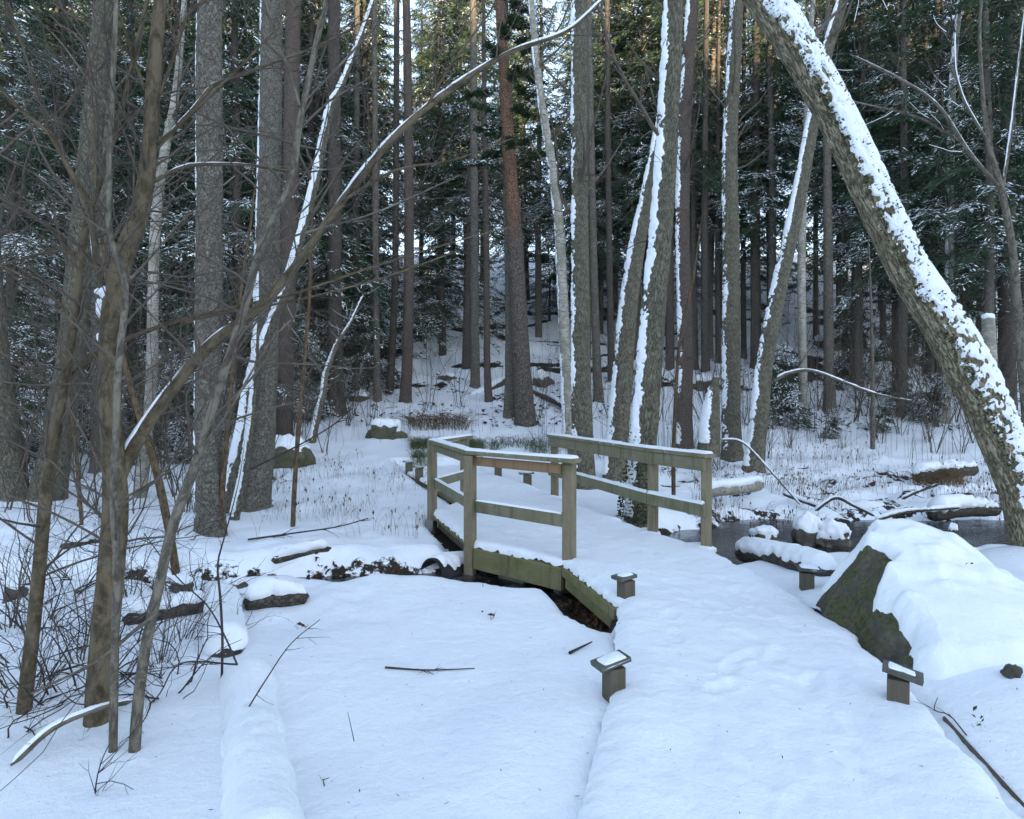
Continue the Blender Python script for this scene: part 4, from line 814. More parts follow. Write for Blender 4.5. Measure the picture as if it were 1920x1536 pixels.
tree('alder_tree', 'leaning alder trunk with a white snow edge, left twin of the ivy tree', 'tree', [(1152, 897, 44), (1160, 800, 40), (1167, 720, 37), (1176, 600, 34), (1190, 490, 31), (1214, 370, 26), (1236, 260, 22), (1258, 130, 18)], BARK_ALDER, snow=((-1, -.35, .5), .52, .03, .75), crown=[A_(6, 10, 6, 2.2)], step=.07, k=24, flare=.25)
IVY, IS, IR = tree('alder_tree', 'thick alder with wide snow band and ivy at its foot behind the handrail', 'tree', [(1196, 975, 52), (1203, 880, 50), (1212, 760, 48), (1224, 600, 45), (1238, 450, 42), (1250, 280, 39), (1258, 120, 37), (1263, 0, 35)], BARK_ALDER, snow=((-1, -.5, .4), .58, .026, .8), crown=[A_(5, 9, 8, 2.5), D_(2.5, 6, 8, 1.0)], step=.05, k=30, flare=.25, barkd=.008)
tree('alder_tree', 'purplish grey trunk just right of the thick ivy alder', 'tree', [(1283, 838, 32), (1284, 740, 28), (1284, 600, 27), (1280, 420, 25), (1284, 220, 24), (1300, 0, 21)], BARK_BROWN, snow=(LW, .55, .03, .5), crown=[A_(6, 12, 6, 2.2), D_(2, 8, 14, 1.3)])
tree('alder_tree', 'upright lichen grey trunk right of the handrail end', 'tree', [(1373, 856, 38), (1371, 760, 34), (1371, 600, 32), (1370, 430, 30), (1368, 300, 28), (1374, 150, 26), (1382, 0, 24)], BARK_ALDER, snow=(LW, .5, .025, .45), crown=[A_(7, 13, 8, 2.6), D_(3, 9, 12, 1.4)], k=24, step=.09)
tree('alder_tree', 'slanting alder with a bright snow edge leaning right over the marsh', 'tree', [(1412, 882, 38), (1424, 780, 34), (1433, 690, 31), (1450, 590, 29), (1472, 490, 27), (1498, 370, 25), (1520, 250, 23), (1545, 120, 21), (1580, 0, 19)], BARK_ALDER, snow=((-1, -.35, .6), .52, .032, .72), crown=[A_(8, 14, 8, 2.6), D_(4, 9, 10, 1.4)], k=24, step=.09,
     limbs=[dict(pix=[(1450, 715, 9), (1478, 700, 8), (1520, 695, 7), (1580, 716, 6), (1640, 738, 5), (1710, 752, 3)], snow=.02, n=8, len=1.4, d=-.2)])
tree('birch', 'white birch with black marks right of the slanting alder', 'tree', [(1506, 790, 17), (1505, 700, 16), (1503, 560, 15), (1504, 420, 14), (1512, 250, 12), (1520, 60, 9)], BARK_BIRCH, crown=[A_(8, 14, 8, 2.4)], flare=.1, barkd=.002)
tree('spruce', 'smooth grey straight trunk on the right slope with flared foot', 'tree', [(1556, 772, 24), (1554, 680, 18), (1553, 540, 17), (1552, 380, 15), (1550, 180, 12)], BARK_SPRUCE, crown=[D_(3, 14, 44, 2.0)], cmat=DEADTWIG)
for px, py, w, lb in ((1302, 690, 16, 'dark trunk on the slope directly right of the purplish trunk'), (1323, 697, 17, 'dark trunk second right of the purplish trunk on the slope'), (1347, 680, 11, 'thin dark trunk left of the upright lichen grey trunk'), (1395, 672, 11, 'thin dark trunk peeping right of the upright lichen grey trunk'), (1418, 690, 22, 'dark trunk behind the slanting alder'),
                      (1605, 640, 16, 'dark trunk beside the young spruce on the right hillside'), (1656, 636, 12, 'slim mossy trunk on the right hillside'), (1680, 752, 14, 'thin straight trunk left of the big leaning trunk'), (1716, 680, 12, 'short visible dark trunk under the big leaning trunk'), (1735, 704, 12, 'dark trunk just below the big leaning trunk'), (1815, 660, 20, 'dark trunk between birch and the broken snag'), (1858, 650, 20, 'dark trunk behind the broken snag')):
    tree('spruce', lb, 'tree', [(px, py, w), (px - 1, py - 90, w * .86), (px - 2, py - 300, w * .76), (px, py - 560, w * .6), (px + 2, -20, w * .5)], BARK_DARK, crown=[D_(2, 14, 40, 1.9)], cmat=DEADTWIG, k=14, step=.2)
tree('birch', 'mossy pale birch right of the big leaning trunk', 'tree', [(1770, 792, 22), (1775, 690, 17), (1779, 540, 15), (1781, 350, 14), (1786, 150, 12), (1800, 0, 9)], BARK_BIRCH, snow=(LW, .5, .02, .35), crown=[A_(6, 14, 14, 2.4)], flare=.3, barkd=.002, snowpr=.6)
tree('spruce', 'dark straight trunk near the right picture edge', 'tree', [(1889, 780, 32), (1888, 680, 28), (1887, 500, 26), (1890, 250, 24), (1895, 0, 20)], BARK_DARK, crown=[D_(2, 10, 34, 1.8)], cmat=DEADTWIG, snowpr=.6)
tree('snag', 'broken birch snag with snow on its top beside the leaning trunk', 'tree', [(1857, 790, 26), (1856, 700, 24), (1854, 640, 24), (1853, 596, 20)], BARK_BIRCH, ext=0, d=13.5, clumps=[(1853, 595, 22, 14)], flare=.1)
tree('snag', 'snow plastered broken stump left of the upright lichen grey trunk', 'tree', [(1330, 835, 40), (1332, 780, 34), (1336, 745, 26), (1342, 708, 10)], BARK_ALDER, ext=0, d=15, snow=((-1, -.6, .3), .8, .03, .7), flare=.1, step=.05)
tree('young_tree', 'thin forked tree with snow lined twigs at the right picture edge', 'tree', [(1925, 800, 15), (1912, 640, 14), (1900, 480, 13), (1876, 350, 11), (1850, 250, 8), (1838, 100, 6), (1840, 0, 5)], BARK_GREY, d=9, k=12, step=.07, flare=.1, barkd=.001,
     limbs=[dict(pix=[(1878, 355, 9), (1820, 290, 8), (1760, 200, 7), (1690, 150, 6), (1600, 105, 4)], n=12, len=1.2, snow=.004, cover=.4), dict(pix=[(1800, 265, 6), (1720, 220, 5), (1620, 195, 4), (1560, 180, 2)], n=8, d=.1), dict(pix=[(1880, 350, 8), (1895, 250, 7), (1912, 100, 5), (1925, 0, 4)], n=10, len=1.2, snow=.006), dict(pix=[(1860, 280, 6), (1800, 170, 5), (1790, 60, 4)], n=8, len=1.2, snow=.008)], snowpr=.3)
tree('sapling', 'thin sapling with snow capped bud in front of the right slope', 'sapling', [(1636, 842, 9), (1637, 760, 8), (1636, 680, 7), (1634, 600, 5), (1630, 480, 3)], BARK_GREY, k=8, flare=0, barkd=0, ext=1, crown=[('near', 1, 4.5, 14, 1.2)], cmat=TWIG_DARK)
tree('sapling', 'brown sapling stem behind the two middle handrail posts', 'sapling', [(1263, 930, 8), (1263, 850, 8), (1266, 760, 7), (1275, 640, 6), (1300, 520, 4)], BARK_TAN, d=11, k=8, flare=0, barkd=0, ext=1, crown=[('near', 1, 3.2, 10, 1.0)])
# the great leaning trunk
LEAN, LS_, LR_ = tree('alder_tree', 'great leaning tree with cracked bark and a blanket of snow along its upper side', 'tree',
     [(1952, 1062, 81), (1936, 1000, 75), (1912, 910, 73), (1872, 812, 74), (1810, 680, 76), (1757, 590, 71), (1702, 505, 65), (1644, 384, 63), (1585, 256, 62), (1515, 125, 62), (1436, 0, 64), (1378, -90, 58)], BARK_LEAN, d=6.6, k=64, step=.028, ext=4, barkd=.009, lump=.03, flare=.25, crown=[A_(4.8, 8, 8, 2.2)])
m_ = MB(); sel = (LS_[:, 2] > .12) & (LS_[:, 2] < 6)
snow_strip(m_, LS_[sel], LR_[sel], nrm(np.array([.60, -.74, .38])), 1.45, .024, np.interp(LS_[sel][:, 2], [0, .7, 1.2, 2.2, 2.8, 6], [.62, .64, .54, .58, .76, .78]), 17, na=110, wob=.10, fr=4.5, fine=1.15); obj('snow_cover', m_.mesh('snow_cover', [SNOW]), LEAN)
rg = np.random.default_rng(5); m_ = MB(); mv = []
for _ in range(4200):                                     # moss tufts poking through the snow
    i = rg.integers(8, int(sel.sum()) + 4); T_ = nrm(LS_[i + 1] - LS_[i - 1]); a_ = nrm(np.array([.60, -.74, .38]) - T_ * (T_ @ np.array([.60, -.74, .38]))); b_ = np.cross(T_, a_)
    an = rg.normal(0, .75) if rg.random() < .4 else (1.3 + rg.normal(0, .12)) * rg.choice([-1, 1])
    if vnoise(LS_[i][2] * 1.6, an * 1.5, 3, 4) < -.05: continue
    o = cos(an) * a_ + sin(an) * b_; p = LS_[i] + o * (LR_[i] + .012); w = rg.uniform(.006, .016); l = rg.uniform(.012, .03); s_ = nrm(rg.normal(size=3)); up_ = nrm(o + .6 * rg.normal(size=3))
    mv += [p - s_ * w, p + s_ * w, p + up_ * l + s_ * w * .3, p + up_ * l - s_ * w * .3]
mv = np.array(mv); m_.add(mv, np.arange(len(mv)).reshape(-1, 4)); obj('moss', m_.mesh('moss', [LEAFM]), LEAN, kind='stuff')
# ivy at the foot of the alder
def leaves(name, parent, n, fn, size, mtl, seed, origin=(0, 0, 0), kind='stuff'):
    rg = np.random.default_rng(seed); P = np.array([fn(rg) for _ in range(n)]) - np.array(origin)
    d = nrm(rg.normal(size=(n, 3))); s = nrm(np.cross(d, rg.normal(size=(n, 3)))); L = size * rg.uniform(.6, 1.3, (n, 1))
    V = np.stack([P - d * L, P + s * L * .6, P + d * L, P - s * L * .6], 1).reshape(-1, 3)
    m_ = MB(); m_.add(V, np.arange(4 * n).reshape(-1, 4)); return obj(name, m_.mesh(name, [mtl], False), parent, kind)
def ivyf(rg):
    h = abs(rg.normal(0, .55)); i = int(np.argmin(np.abs(IS[:, 2] - h))); a = rg.uniform(2.4, 5.2); r = IR[i] + rg.uniform(.0, .12) * (1.1 - .5 * h)
    return IS[i] + np.array([cos(a) * r, sin(a) * r, 0])
leaves('ivy', IVY, 900, ivyf, .022, LEAFM, 3)

# ------------------------------------------------------------------ spruce and pine crowns (meshes shared between trees)
def conifer(seed, h, base, rmax, nb, snow=.35, tw=15, kind='spruce', lowdead=40, qs=1.0):
    rg = np.random.default_rng(seed); C, Dq, Sd, LL, WW, SN, polys = [], [], [], [], [], [], []
    for b in range(nb):
        f = (b + rg.random()) / nb; f = f ** 1.05; z0 = base + (h - base) * f; az = rg.uniform(0, 2 * pi)
        if kind == 'spruce': L = (rmax * (1 - f) ** .75 + .25) * rg.uniform(.6, 1.12); rise, fall = (.25 + .5 * f), (.85 - .45 * f)
        else: L = rmax * (.55 + .6 * sin(pi * min(1, f + .25))) * rg.uniform(.4, 1.1); rise, fall = .45, .25
        o = np.array([cos(az), sin(az), 0]); s = np.linspace(0, 1, 6)[:, None]
        P = o * L * s + np.array([0, 0, 1]) * (z0 + L * (rise * s - fall * s ** 2)); polys.append((P, .012 + .006 * L, .003, 3))
        n = max(4, int(L * tw)); t = rg.uniform(.12 if kind == 'spruce' else .5, 1.0, n); sg = rg.choice([-1, 1], n); pos = o * (L * t)[:, None] + np.array([0, 0, 1]) * (z0 + L * (rise * t - fall * t ** 2))[:, None]
        an = az + sg * np.radians(rg.uniform(25, 75, n)); tl = np.minimum(.6, .38 * L * (1.15 - t) + .12) * rg.uniform(.6, 1.2, n)
        if kind == 'pine': tl = rg.uniform(.15, .4, n); an = rg.uniform(0, 2 * pi, n)
        dz = rg.uniform(-.75, .0, n) if kind == 'spruce' else rg.uniform(-.2, .9, n)
        d = nrm(np.stack([np.cos(an), np.sin(an), dz], -1)); sn = 1.25 * vnoise(pos[:, 0] * 1.0 + seed, pos[:, 1] * 1.0, pos[:, 2] * 1.7, 3) + rg.normal(0, .13, n)
        for q in range(3):
            c = pos + d * (tl * (.2 + .33 * q))[:, None] + rg.normal(0, .03, (n, 3)); dd = nrm(d + rg.normal(0, .28, (n, 3)) - np.array([0, 0, .12 * q]))
            C.append(c); Dq.append(dd); Sd.append(nrm(np.cross(dd, np.array([0, 0, 1.0]) + rg.normal(0, .75, (n, 3))))); LL.append(tl * rg.uniform(.20, .36, n)); WW.append(rg.uniform(.010, .026, n) * qs * (1.6 if kind == 'pine' else 1)); SN.append(sn + .1 * q)
    C, Dq, Sd = np.concatenate(C), np.concatenate(Dq), np.concatenate(Sd); LL, WW, SN = np.concatenate(LL)[:, None], np.concatenate(WW)[:, None], np.concatenate(SN)
    mb = MB()
    # a sprig: two crossed narrow leaf-like blades
    for sidev in (Sd, nrm(np.cross(Dq, Sd))):
        V = np.stack([C - Dq * LL, C + sidev * WW - Dq * LL * .1, C + Dq * LL, C - sidev * WW - Dq * LL * .1], 1).reshape(-1, 3); mb.add(V, np.arange(len(V)).reshape(-1, 4), m=0)
    k = SN > (1 - snow * 1.6); up = np.array([0, 0, 1.0]); cs, ds = C[k] + up * .012, nrm(Dq[k] * [1, 1, .8]); n = k.sum()
    sv = nrm(np.cross(ds, up + rg.normal(0, .15, (n, 3)))); l, w = LL[k] * rg.uniform(.5, 1.0, (n, 1)), WW[k] * rg.uniform(.9, 1.8, (n, 1)); hgt = up * w * .8
    base_ = [cs - ds * l, cs + sv * w, cs + ds * l, cs - sv * w]; top = cs + hgt
    V = np.stack(base_ + [top], 1).reshape(-1, 3); i = np.arange(n)[:, None] * 5
    mb.add(V, T=np.concatenate([i + [[0, 1, 4]], i + [[1, 2, 4]], i + [[2, 3, 4]], i + [[3, 0, 4]]]).reshape(-1, 3), m=1)
    for _ in range(lowdead):
        zz = rg.uniform(.25 * base + .6, base + 1.5) if base > 1 else 1; a = rg.uniform(0, 2 * pi)
        if base > 1: grow(polys, (0, 0, zz), (cos(a), sin(a), rg.uniform(-.4, .1)), rg.uniform(.4, 1.4), .009, 1, rg, -.12, .1, 2.4, .0035, (.4, .9), .25, 3)
    tubes(mb, polys, m=2)
    return mb.mesh('crown', [PINENEEDLE if kind == 'pine' else NEEDLE, SNOW, DEADTWIG], False)
def conifer_trunk(seed, h, r, bark, k=10):
    rg = np.random.default_rng(seed); P = np.array([(0, 0, -.4), (0, 0, 0), (rg.normal(0, .05), rg.normal(0, .05), h * .33), (rg.normal(0, .1), rg.normal(0, .1), h * .66), (0, 0, h)])
    S, SR = smooth_path(P, .5, [r, r, r * .8, r * .5, .02]); mb = MB(); tube(mb, S, SR, k, 0, seed, lump=.05, flare=.35); return mb.mesh('trunk', [bark])
VAR = [(conifer(1, 22, 5.2, 2.6, 190, .36, 17), conifer_trunk(1, 22, .17, BARK_SPRUCE)), (conifer(2, 24, 6.2, 2.5, 180, .3, 17), conifer_trunk(2, 24, .19, BARK_DARK)),
       (conifer(3, 20, 2.4, 2.9, 190, .42, 17), conifer_trunk(3, 20, .15, BARK_DARK)), (conifer(4, 23, 8.0, 2.5, 170, .3, 17), conifer_trunk(4, 23, .16, BARK_BROWN)), (conifer(8, 21, 1.5, 2.9, 200, .46, 17), conifer_trunk(8, 21, .16, BARK_DARK))]
YOUNG = [(conifer(5, 4.6, .25, 1.25, 70, .5, 26, lowdead=0), conifer_trunk(5, 4.6, .045, BARK_DARK)), (conifer(6, 2.6, .1, .95, 50, .55, 30, lowdead=0), conifer_trunk(6, 2.6, .03, BARK_DARK)), (conifer(7, 8.5, .8, 1.7, 100, .5, 22, lowdead=0), conifer_trunk(7, 8.5, .08, BARK_DARK))]
PINEV = [(conifer(9, 24, 12.5, 2.2, 46, .25, 60, 'pine', 14, 1.3), conifer_trunk(9, 24, .2, BARK_PINE))]
def plant(var, x, y, name, label, cat, group, sc=1.0, rot=None, lean=(0, 0), dz=-.05):
    t = thing(name, label, cat, group, (x, y, gz(x, y) + dz)); t.rotation_euler = (lean[0], lean[1], random.uniform(0, 6.28) if rot is None else rot); t.scale = (sc, sc, sc * random.uniform(.95, 1.06))
    obj('trunk', var[1], t); obj('crown', var[0], t); return t
random.seed(12)
# spruce and pine tops carried by trunks seen in the photograph (their green starts near or above the frame)
def top(treeobj, S, h0, sc, var=VAR[1][0], basez=6.5):
    i = int(np.argmin(np.abs(S[:, 2] - h0))); o = obj('needles', var, treeobj, 'stuff'); o.location = (S[i][0], S[i][1], h0 - basez * sc); o.scale = (sc,) * 3
top(PINE, PS, 7.2, .62, PINEV[0][0], 12.5)

GRP = 'dark spruces standing close together on the snowy hill'
LAB = 'dark green snow dusted spruce among the crowded spruces on the hill'
pts = []
def ok(x, y, dmin):
    for (a, b) in pts:
        if (a - x) ** 2 + (b - y) ** 2 < dmin * dmin: return False
    return True
cnt = 0
for band, (y0, y1, dmin, want) in enumerate(((25, 36, 2.4, 46), (36, 50, 3.2, 46), (50, 74, 4.6, 27))):
    tries = 0; c = 0
    while c < want and tries < 6000:
        tries += 1; y = random.uniform(y0, y1); x = random.uniform(-.80 * y - 1, .80 * y + 1); u = x / y
        if band == 0 and (-.16 < u < .10) and random.random() < .75: continue
        if band == 0 and .12 < u < .62 and random.random() < .45: continue
        if not ok(x, y, dmin): continue
        pts.append((x, y)); c += 1
        v = random.choice([VAR[0], VAR[1], VAR[3], VAR[3]] if band == 0 else (VAR if band == 1 else VAR[:3] + PINEV))
        plant(v, x, y, 'spruce' if v is not PINEV[0] else 'pine', LAB if v is not PINEV[0] else 'far sunlit pine rising behind the spruces near the hilltop', 'tree', GRP if v is not PINEV[0] else 'pines near the hilltop', random.uniform(.8, 1.12), lean=(random.gauss(0, .015), random.gauss(0, .015)))
# closer spruces whose boughs fill the gaps
for px, d, vi, sc, lb in ((20, 17, 4, .9, 'spruce with low snowy boughs at the far left edge'), (130, 20, 2, .95, 'spruce behind the broad leaning grey trunk'), (248, 19, 4, .85, 'spruce with drooping snowy boughs behind the pale birch'), (345, 22, 2, 1.0, 'spruce filling the gap left of the tall lichen grey trunk'), (450, 20, 4, .95, 'spruce between the two tall grey trunks'), (590, 24, 2, 1.0, 'spruce behind the dark trunk at the foot of the hill'),
                          (690, 27, 4, .95, 'spruce with green hanging boughs over the slim trunks'), (830, 30, 4, 1.05, 'big snow dusted spruce left of the pine'), (1010, 33, 0, 1.0, 'spruce behind the crooked mottled birch'), (1072, 43, 1, 1.0, 'far spruce filling the sky gap left of the snow streaked grey trunk'), (905, 46, 1, 1.0, 'far spruce left of the pine near the hilltop'), (1180, 31, 0, 1.0, 'spruce behind the white edged leaning alder'), (1330, 29, 0, 1.0, 'spruce behind the upright lichen grey trunk'), (1445, 27, 0, 1.0, 'spruce behind the slanting alder'), (1610, 25, 0, .95, 'spruce under the arch of the great leaning tree'), (1690, 22, 0, .9, 'dark spruce right of the great leaning tree'), (1760, 24, 2, .95, 'dense spruce at upper right behind the forked tree'), (1850, 20, 0, .9, 'spruce at the right edge behind the dark trunk')):
    p = at(px, 750, d); plant(VAR[vi], float(p[0]), d, 'spruce', lb, 'tree', None, sc)
for px, d, vi, sc, lb in ((30, 15, 0, .8, 'young spruce behind the stream at the far left edge'), (150, 18, 0, .8, 'young spruce low behind the broad leaning grey trunk'), (290, 19, 1, 1.0, 'small young spruce behind the pale birch foot'), (335, 17, 1, .9, 'small bushy spruce left of the tall lichen grey trunk'), (570, 22, 1, 1.1, 'bushy young spruce at the foot of the left hill'), (605, 23, 0, .7, 'young spruce leaning on the dark trunk at the foot of the left hill'), (690, 25, 0, .9, 'young spruce between the slim trunks on the left slope'), (820, 34, 2, .8, 'young spruce on the slope above the fallen tree'),
                          (1468, 21, 1, .9, 'twiggy young spruce at the foot of the slanting alder'), (1600, 26, 0, .9, 'young spruce on the dark outcrop of the right hillside'), (1690, 22.5, 1, .6, 'low spruce sapling on the right slope'), (1655, 20.5, 1, .42, 'tiny spruce sapling left of the low one on the right slope'), (1745, 21, 1, .62, 'low spruce bush under the big leaning trunk'), (1560, 19.5, 1, .35, 'tiny spruce sapling near the smooth grey trunk'), (1030, 36, 2, .8, 'snowy young spruce on the slope right of the pine')):
    p = at(px, 750, d); plant(YOUNG[vi], float(p[0]), d, 'young_spruce', lb, 'young spruce', None, sc)

# ------------------------------------------------------------------ bare shrubs (shared meshes)
def shrub(seed, n, h, spread, r=.009, lvl=2, dens=3.2):
    rg = np.random.default_rng(seed); st, tw = [], []
    for _ in range(n):
        a = rg.uniform(0, 2 * pi); p = np.array([cos(a), sin(a), 0]) * rg.uniform(0, .22); polys = []
        grow(polys, p + (0, 0, -.1), (cos(a) * spread * rg.random(), sin(a) * spread * rg.random(), 1), h * rg.uniform(.6, 1.1), r * rg.uniform(.6, 1.3), lvl, rg, .08, .12, dens, .0017, (.4, .95), .16, 5)
        st.append(polys[0]); tw += polys[1:]
    a_, b_ = MB(), MB(); tubes(a_, st); tubes(b_, tw); return b_.mesh('twigs', [TWIG]), a_.mesh('stems', [TWIG])
def tangle(seed, n, h):
    rg = np.random.default_rng(seed); st, tw = [], []
    for _ in range(n):
        a = rg.uniform(0, 2 * pi); polys = []
        grow(polys, (cos(a) * .25 * rg.random(), sin(a) * .25 * rg.random(), -.05), (cos(a) * rg.uniform(.5, 1.6), sin(a) * rg.uniform(.5, 1.6), 1), h * rg.uniform(.6, 1.2), .0065 * rg.uniform(.6, 1.3), 3, rg, -.10, .24, 3.0, .0012, (.5, 1.2), .09, 5); st.append(polys[0]); tw += polys[1:]
    a_, b_ = MB(), MB(); tubes(a_, st); tubes(b_, tw); return b_.mesh('twigs', [TWIG_DARK]), a_.mesh('stems', [TWIG_DARK])
SH = [shrub(1, 9, 2.2, .55), shrub(2, 7, 3.2, .35, .012), shrub(3, 12, 1.3, .9, .007), shrub(4, 6, 4.2, .3, .016, 2, 2.6), tangle(5, 12, 1.1), tangle(6, 14, .85), shrub(7, 5, 5.0, .35, .014, 3, 1.9)]
def put_shrub(px, py, vi, sc, lb, d=None, grp='bare twiggy shrubs growing in the snow'):
    d = d or on_ground(px, py); p = at(px, py, d); t = thing('bare_shrub', lb, 'shrub', grp, (float(p[0]), d, gz(float(p[0]), d))); t.rotation_euler.z = random.uniform(0, 6.28); t.scale = (sc,) * 3
    obj('stems', SH[vi][1], t); obj('twigs', SH[vi][0], t, 'stuff')
for px, py, vi, sc, lb in ((40, 1240, 4, .8, 'dark tangle of fine twigs at the left edge behind the leftmost stem'), (120, 1300, 5, .9, 'low dark twig tangle just right of the leftmost stem foot'), (160, 1200, 4, .75, 'dark twig tangle behind the brown forked stem foot'), (330, 1290, 5, .8, 'sparse dark twig tangle right of the three front stems'), (30, 1090, 4, .9, 'twig tangle over the stream at the left picture edge'), (310, 1110, 4, .7, 'twig tangle on the stream bank behind the olive stem'), (90, 1120, 5, 1.1, 'twig tangle on the stream bank left of the brown forked stem'), (430, 1190, 5, .5, 'small twig tangle beside the buried log'), (10, 1370, 5, .8, 'pile of dark twigs in the lower left corner'), (200, 1290, 4, .7, 'dark twig tangle between the brown forked stem and the grey stem'), (70, 1180, 5, 1.0, 'wide twig tangle beside the leftmost stem near the stream'), (250, 1200, 5, .9, 'twig tangle spreading behind the straight grey stem'), (20, 1310, 5, .9, 'twig tangle at the left edge below the leftmost stem'), (380, 1120, 5, .8, 'twig tangle left of the far buried log'), (140, 1080, 4, .9, 'tall twig tangle by the stream between the left stems'), (330, 1010, 4, .9, 'twig tangle at the foot of the tan thin stem'), (230, 1040, 4, .9, 'twig tangle beyond the stream behind the forked stem'), (500, 905, 4, .9, 'bushy dark twigs at the foot of the snow lined spruce')):
    put_shrub(px, py, vi, sc, lb)
LS1 = 'leafless twiggy shrub tangled among the left hand trunks'
for px, py, vi, sc in ((20, 900, 1, 1.1), (70, 980, 0, 1.0), (135, 900, 1, 1.2), (240, 960, 1, 1.0), (300, 900, 3, 1.0), (345, 960, 0, 1.0), (360, 880, 1, 1.1), (440, 900, 0, .9), (455, 860, 3, 1.0), (520, 900, 2, .9), (560, 850, 1, 1.0), (10, 850, 3, 1.1), (180, 840, 3, 1.2), (100, 820, 3, 1.1), (265, 830, 3, 1.0), (420, 820, 3, 1.1), (500, 840, 3, .8), (650, 800, 3, .7), (45, 930, 6, 1.0), (110, 890, 6, 1.0), (215, 900, 6, .9), (320, 930, 6, 1.0), (385, 870, 6, 1.0), (470, 930, 6, .8), (540, 870, 6, .8), (610, 850, 6, .7), (160, 950, 6, .9), (0, 960, 6, 1.0), (270, 870, 6, 1.1), (690, 800, 6, .7), (580, 800, 6, .8)):
    put_shrub(px, py, vi, sc, LS1, grp='twiggy shrubs among the left trunks')
for px, py, vi, sc, lb in ((60, 1300, 2, .62, 'dark tangled shrub at the foot of the front left stems'), (150, 1240, 0, .5, 'bushy shrub between the leftmost stem and the brown forked stem'), (300, 1250, 2, .55, 'low shrub right of the olive leaning stem'), (15, 1180, 0, .6, 'shrub at the left picture edge beside the stream stone'), (340, 1200, 2, .5, 'low shrub in front of the dark broken log'), (240, 1120, 0, .5, 'shrub by the stream behind the brown forked stem')):
    put_shrub(px, py, vi, sc, lb)
LS2 = 'leafless twiggy shrub on the snowy right slope beyond the marsh'
for px, py, vi, sc in ((1130, 860, 2, .9), (1010, 840, 2, .8), (1250, 890, 2, .7), (1300, 860, 0, .6), (1350, 880, 2, .8), (1440, 860, 1, .7), (1480, 840, 0, .8), (1540, 830, 1, .8), (1580, 840, 2, .8), (1640, 820, 0, .9), (1690, 815, 1, .9), (1740, 830, 0, .8), (1800, 850, 1, .8), (1600, 790, 3, 1.0), (1480, 780, 3, .9), (1700, 790, 3, 1.1), (1760, 800, 3, 1.1), (1890, 820, 3, 1.1), (1850, 840, 1, .9), (1150, 820, 3, .9), (1200, 800, 3, 1.0), (1330, 820, 3, 1.0), (1650, 830, 6, .9), (1750, 850, 6, .9), (1830, 830, 6, 1.0), (1560, 800, 6, .8), (1100, 800, 6, .7), (1010, 790, 6, .7), (1240, 790, 6, .8), (1400, 800, 6, .8), (660, 780, 6, .9), (800, 770, 6, .8), (860, 760, 6, .8), (1170, 780, 6, 1.1), (1340, 790, 6, 1.1), (1460, 790, 6, 1.2), (1530, 770, 6, 1.2), (1620, 780, 6, 1.2), (1700, 770, 6, 1.2), (1780, 790, 6, 1.3), (1860, 790, 6, 1.3)):
    put_shrub(px, py, vi, sc, LS2, grp='twiggy shrubs on the right slope')

# ------------------------------------------------------------------ sticks, leaves, stalks and grass
def stick(label, pix, w, nb, L, dz=.012, d=None):
    P, Rr = [], []
    for px, py in pix:
        dd = on_ground(px, py) if d is None else d; P.append(at(px, py, dd) + (0, 0, dz)); Rr.append(w * dd / 2560)
    b = P[0].copy(); S, SR = smooth_path([p - b for p in P], .04, Rr); rg = np.random.default_rng(int(pix[0][0])); t = thing('twig', label, 'twig', None, tuple(b)); m_ = MB(); tube(m_, S, np.linspace(SR[0], SR[0] * .45, len(S)), 6, 0, 1); obj('stem', m_.mesh('stem', [TWIG_DARK]), t)
    polys = []
    for _ in range(nb):
        i = rg.integers(1, len(S) - 1); dr = nrm(S[i] - S[i - 1]); a = rg.choice([-1, 1]) * rg.uniform(.4, 1.0); nd = np.array([dr[0] * cos(a) - dr[1] * sin(a), dr[0] * sin(a) + dr[1] * cos(a), rg.uniform(.0, .25)])
        grow(polys, S[i], nd, L * rg.uniform(.4, 1.2), SR[i] * .5, 1, rg, -.02, .16, 5, .0012, (.4, 1.0), .05, 4)
    if polys: m_ = MB(); tubes(m_, polys); obj('side_twigs', m_.mesh('side_twigs', [TWIG_DARK]), t, 'stuff')
stick('thin fallen twig lying level on the open snow in front of the bridge', [(722, 1255), (800, 1260), (890, 1257)], 4, 5, .16)
stick('short straight dark stick on the snow near the boardwalk edge', [(1068, 1230), (1110, 1209)], 6, 0, .1, .02)
stick('slender twig standing up from the buried log at bottom left', [(463, 1374), (500, 1315), (545, 1250), (600, 1204)], 3, 4, .16, .12, 3.6)
stick('forked dark twig rising from the snow at the bottom left', [(178, 1540), (180, 1470), (193, 1420), (205, 1395)], 4, 9, .3, .0, 3.0)
stick('bent twig hanging over the buried log from the left shrubs', [(445, 1247), (420, 1190), (388, 1135), (330, 1080), (270, 1000)], 4, 5, .22, .0, 4.0)
stick('horizontal twig joining the shrubs to the buried log', [(445, 1246), (340, 1244), (300, 1300), (255, 1360)], 4, 8, .3, .0, 3.9)
stick('long dark thin branch arching over the snow left of the bridge', [(465, 1012), (550, 1000), (632, 988), (690, 972)], 4, 7, .35, .0, 8.6)
stick('thin branch reaching out from the left trunks over the trail', [(470, 880), (560, 835), (620, 800), (662, 765)], 4, 3, .3, .0, 9.0)
stick('tiny curled twig on the snow beside the buried log', [(608, 1478), (606, 1466), (620, 1462), (636, 1466)], 2, 1, .05, .01)
stick('dead twig with small side twigs beside the leafy sprig', [(745, 1140), (755, 1100), (768, 1075), (800, 1062)], 2, 4, .15, .0, 6.6)
stick('thin twig lying by the pale cornered bollard', [(1812, 1390), (1780, 1352), (1752, 1342), (1758, 1318)], 3, 3, .1, .03)
stick('fine weed stem poking through snow left of the level twig', [(664, 1390), (652, 1335)], 2, 0, .1, .0, 3.3)
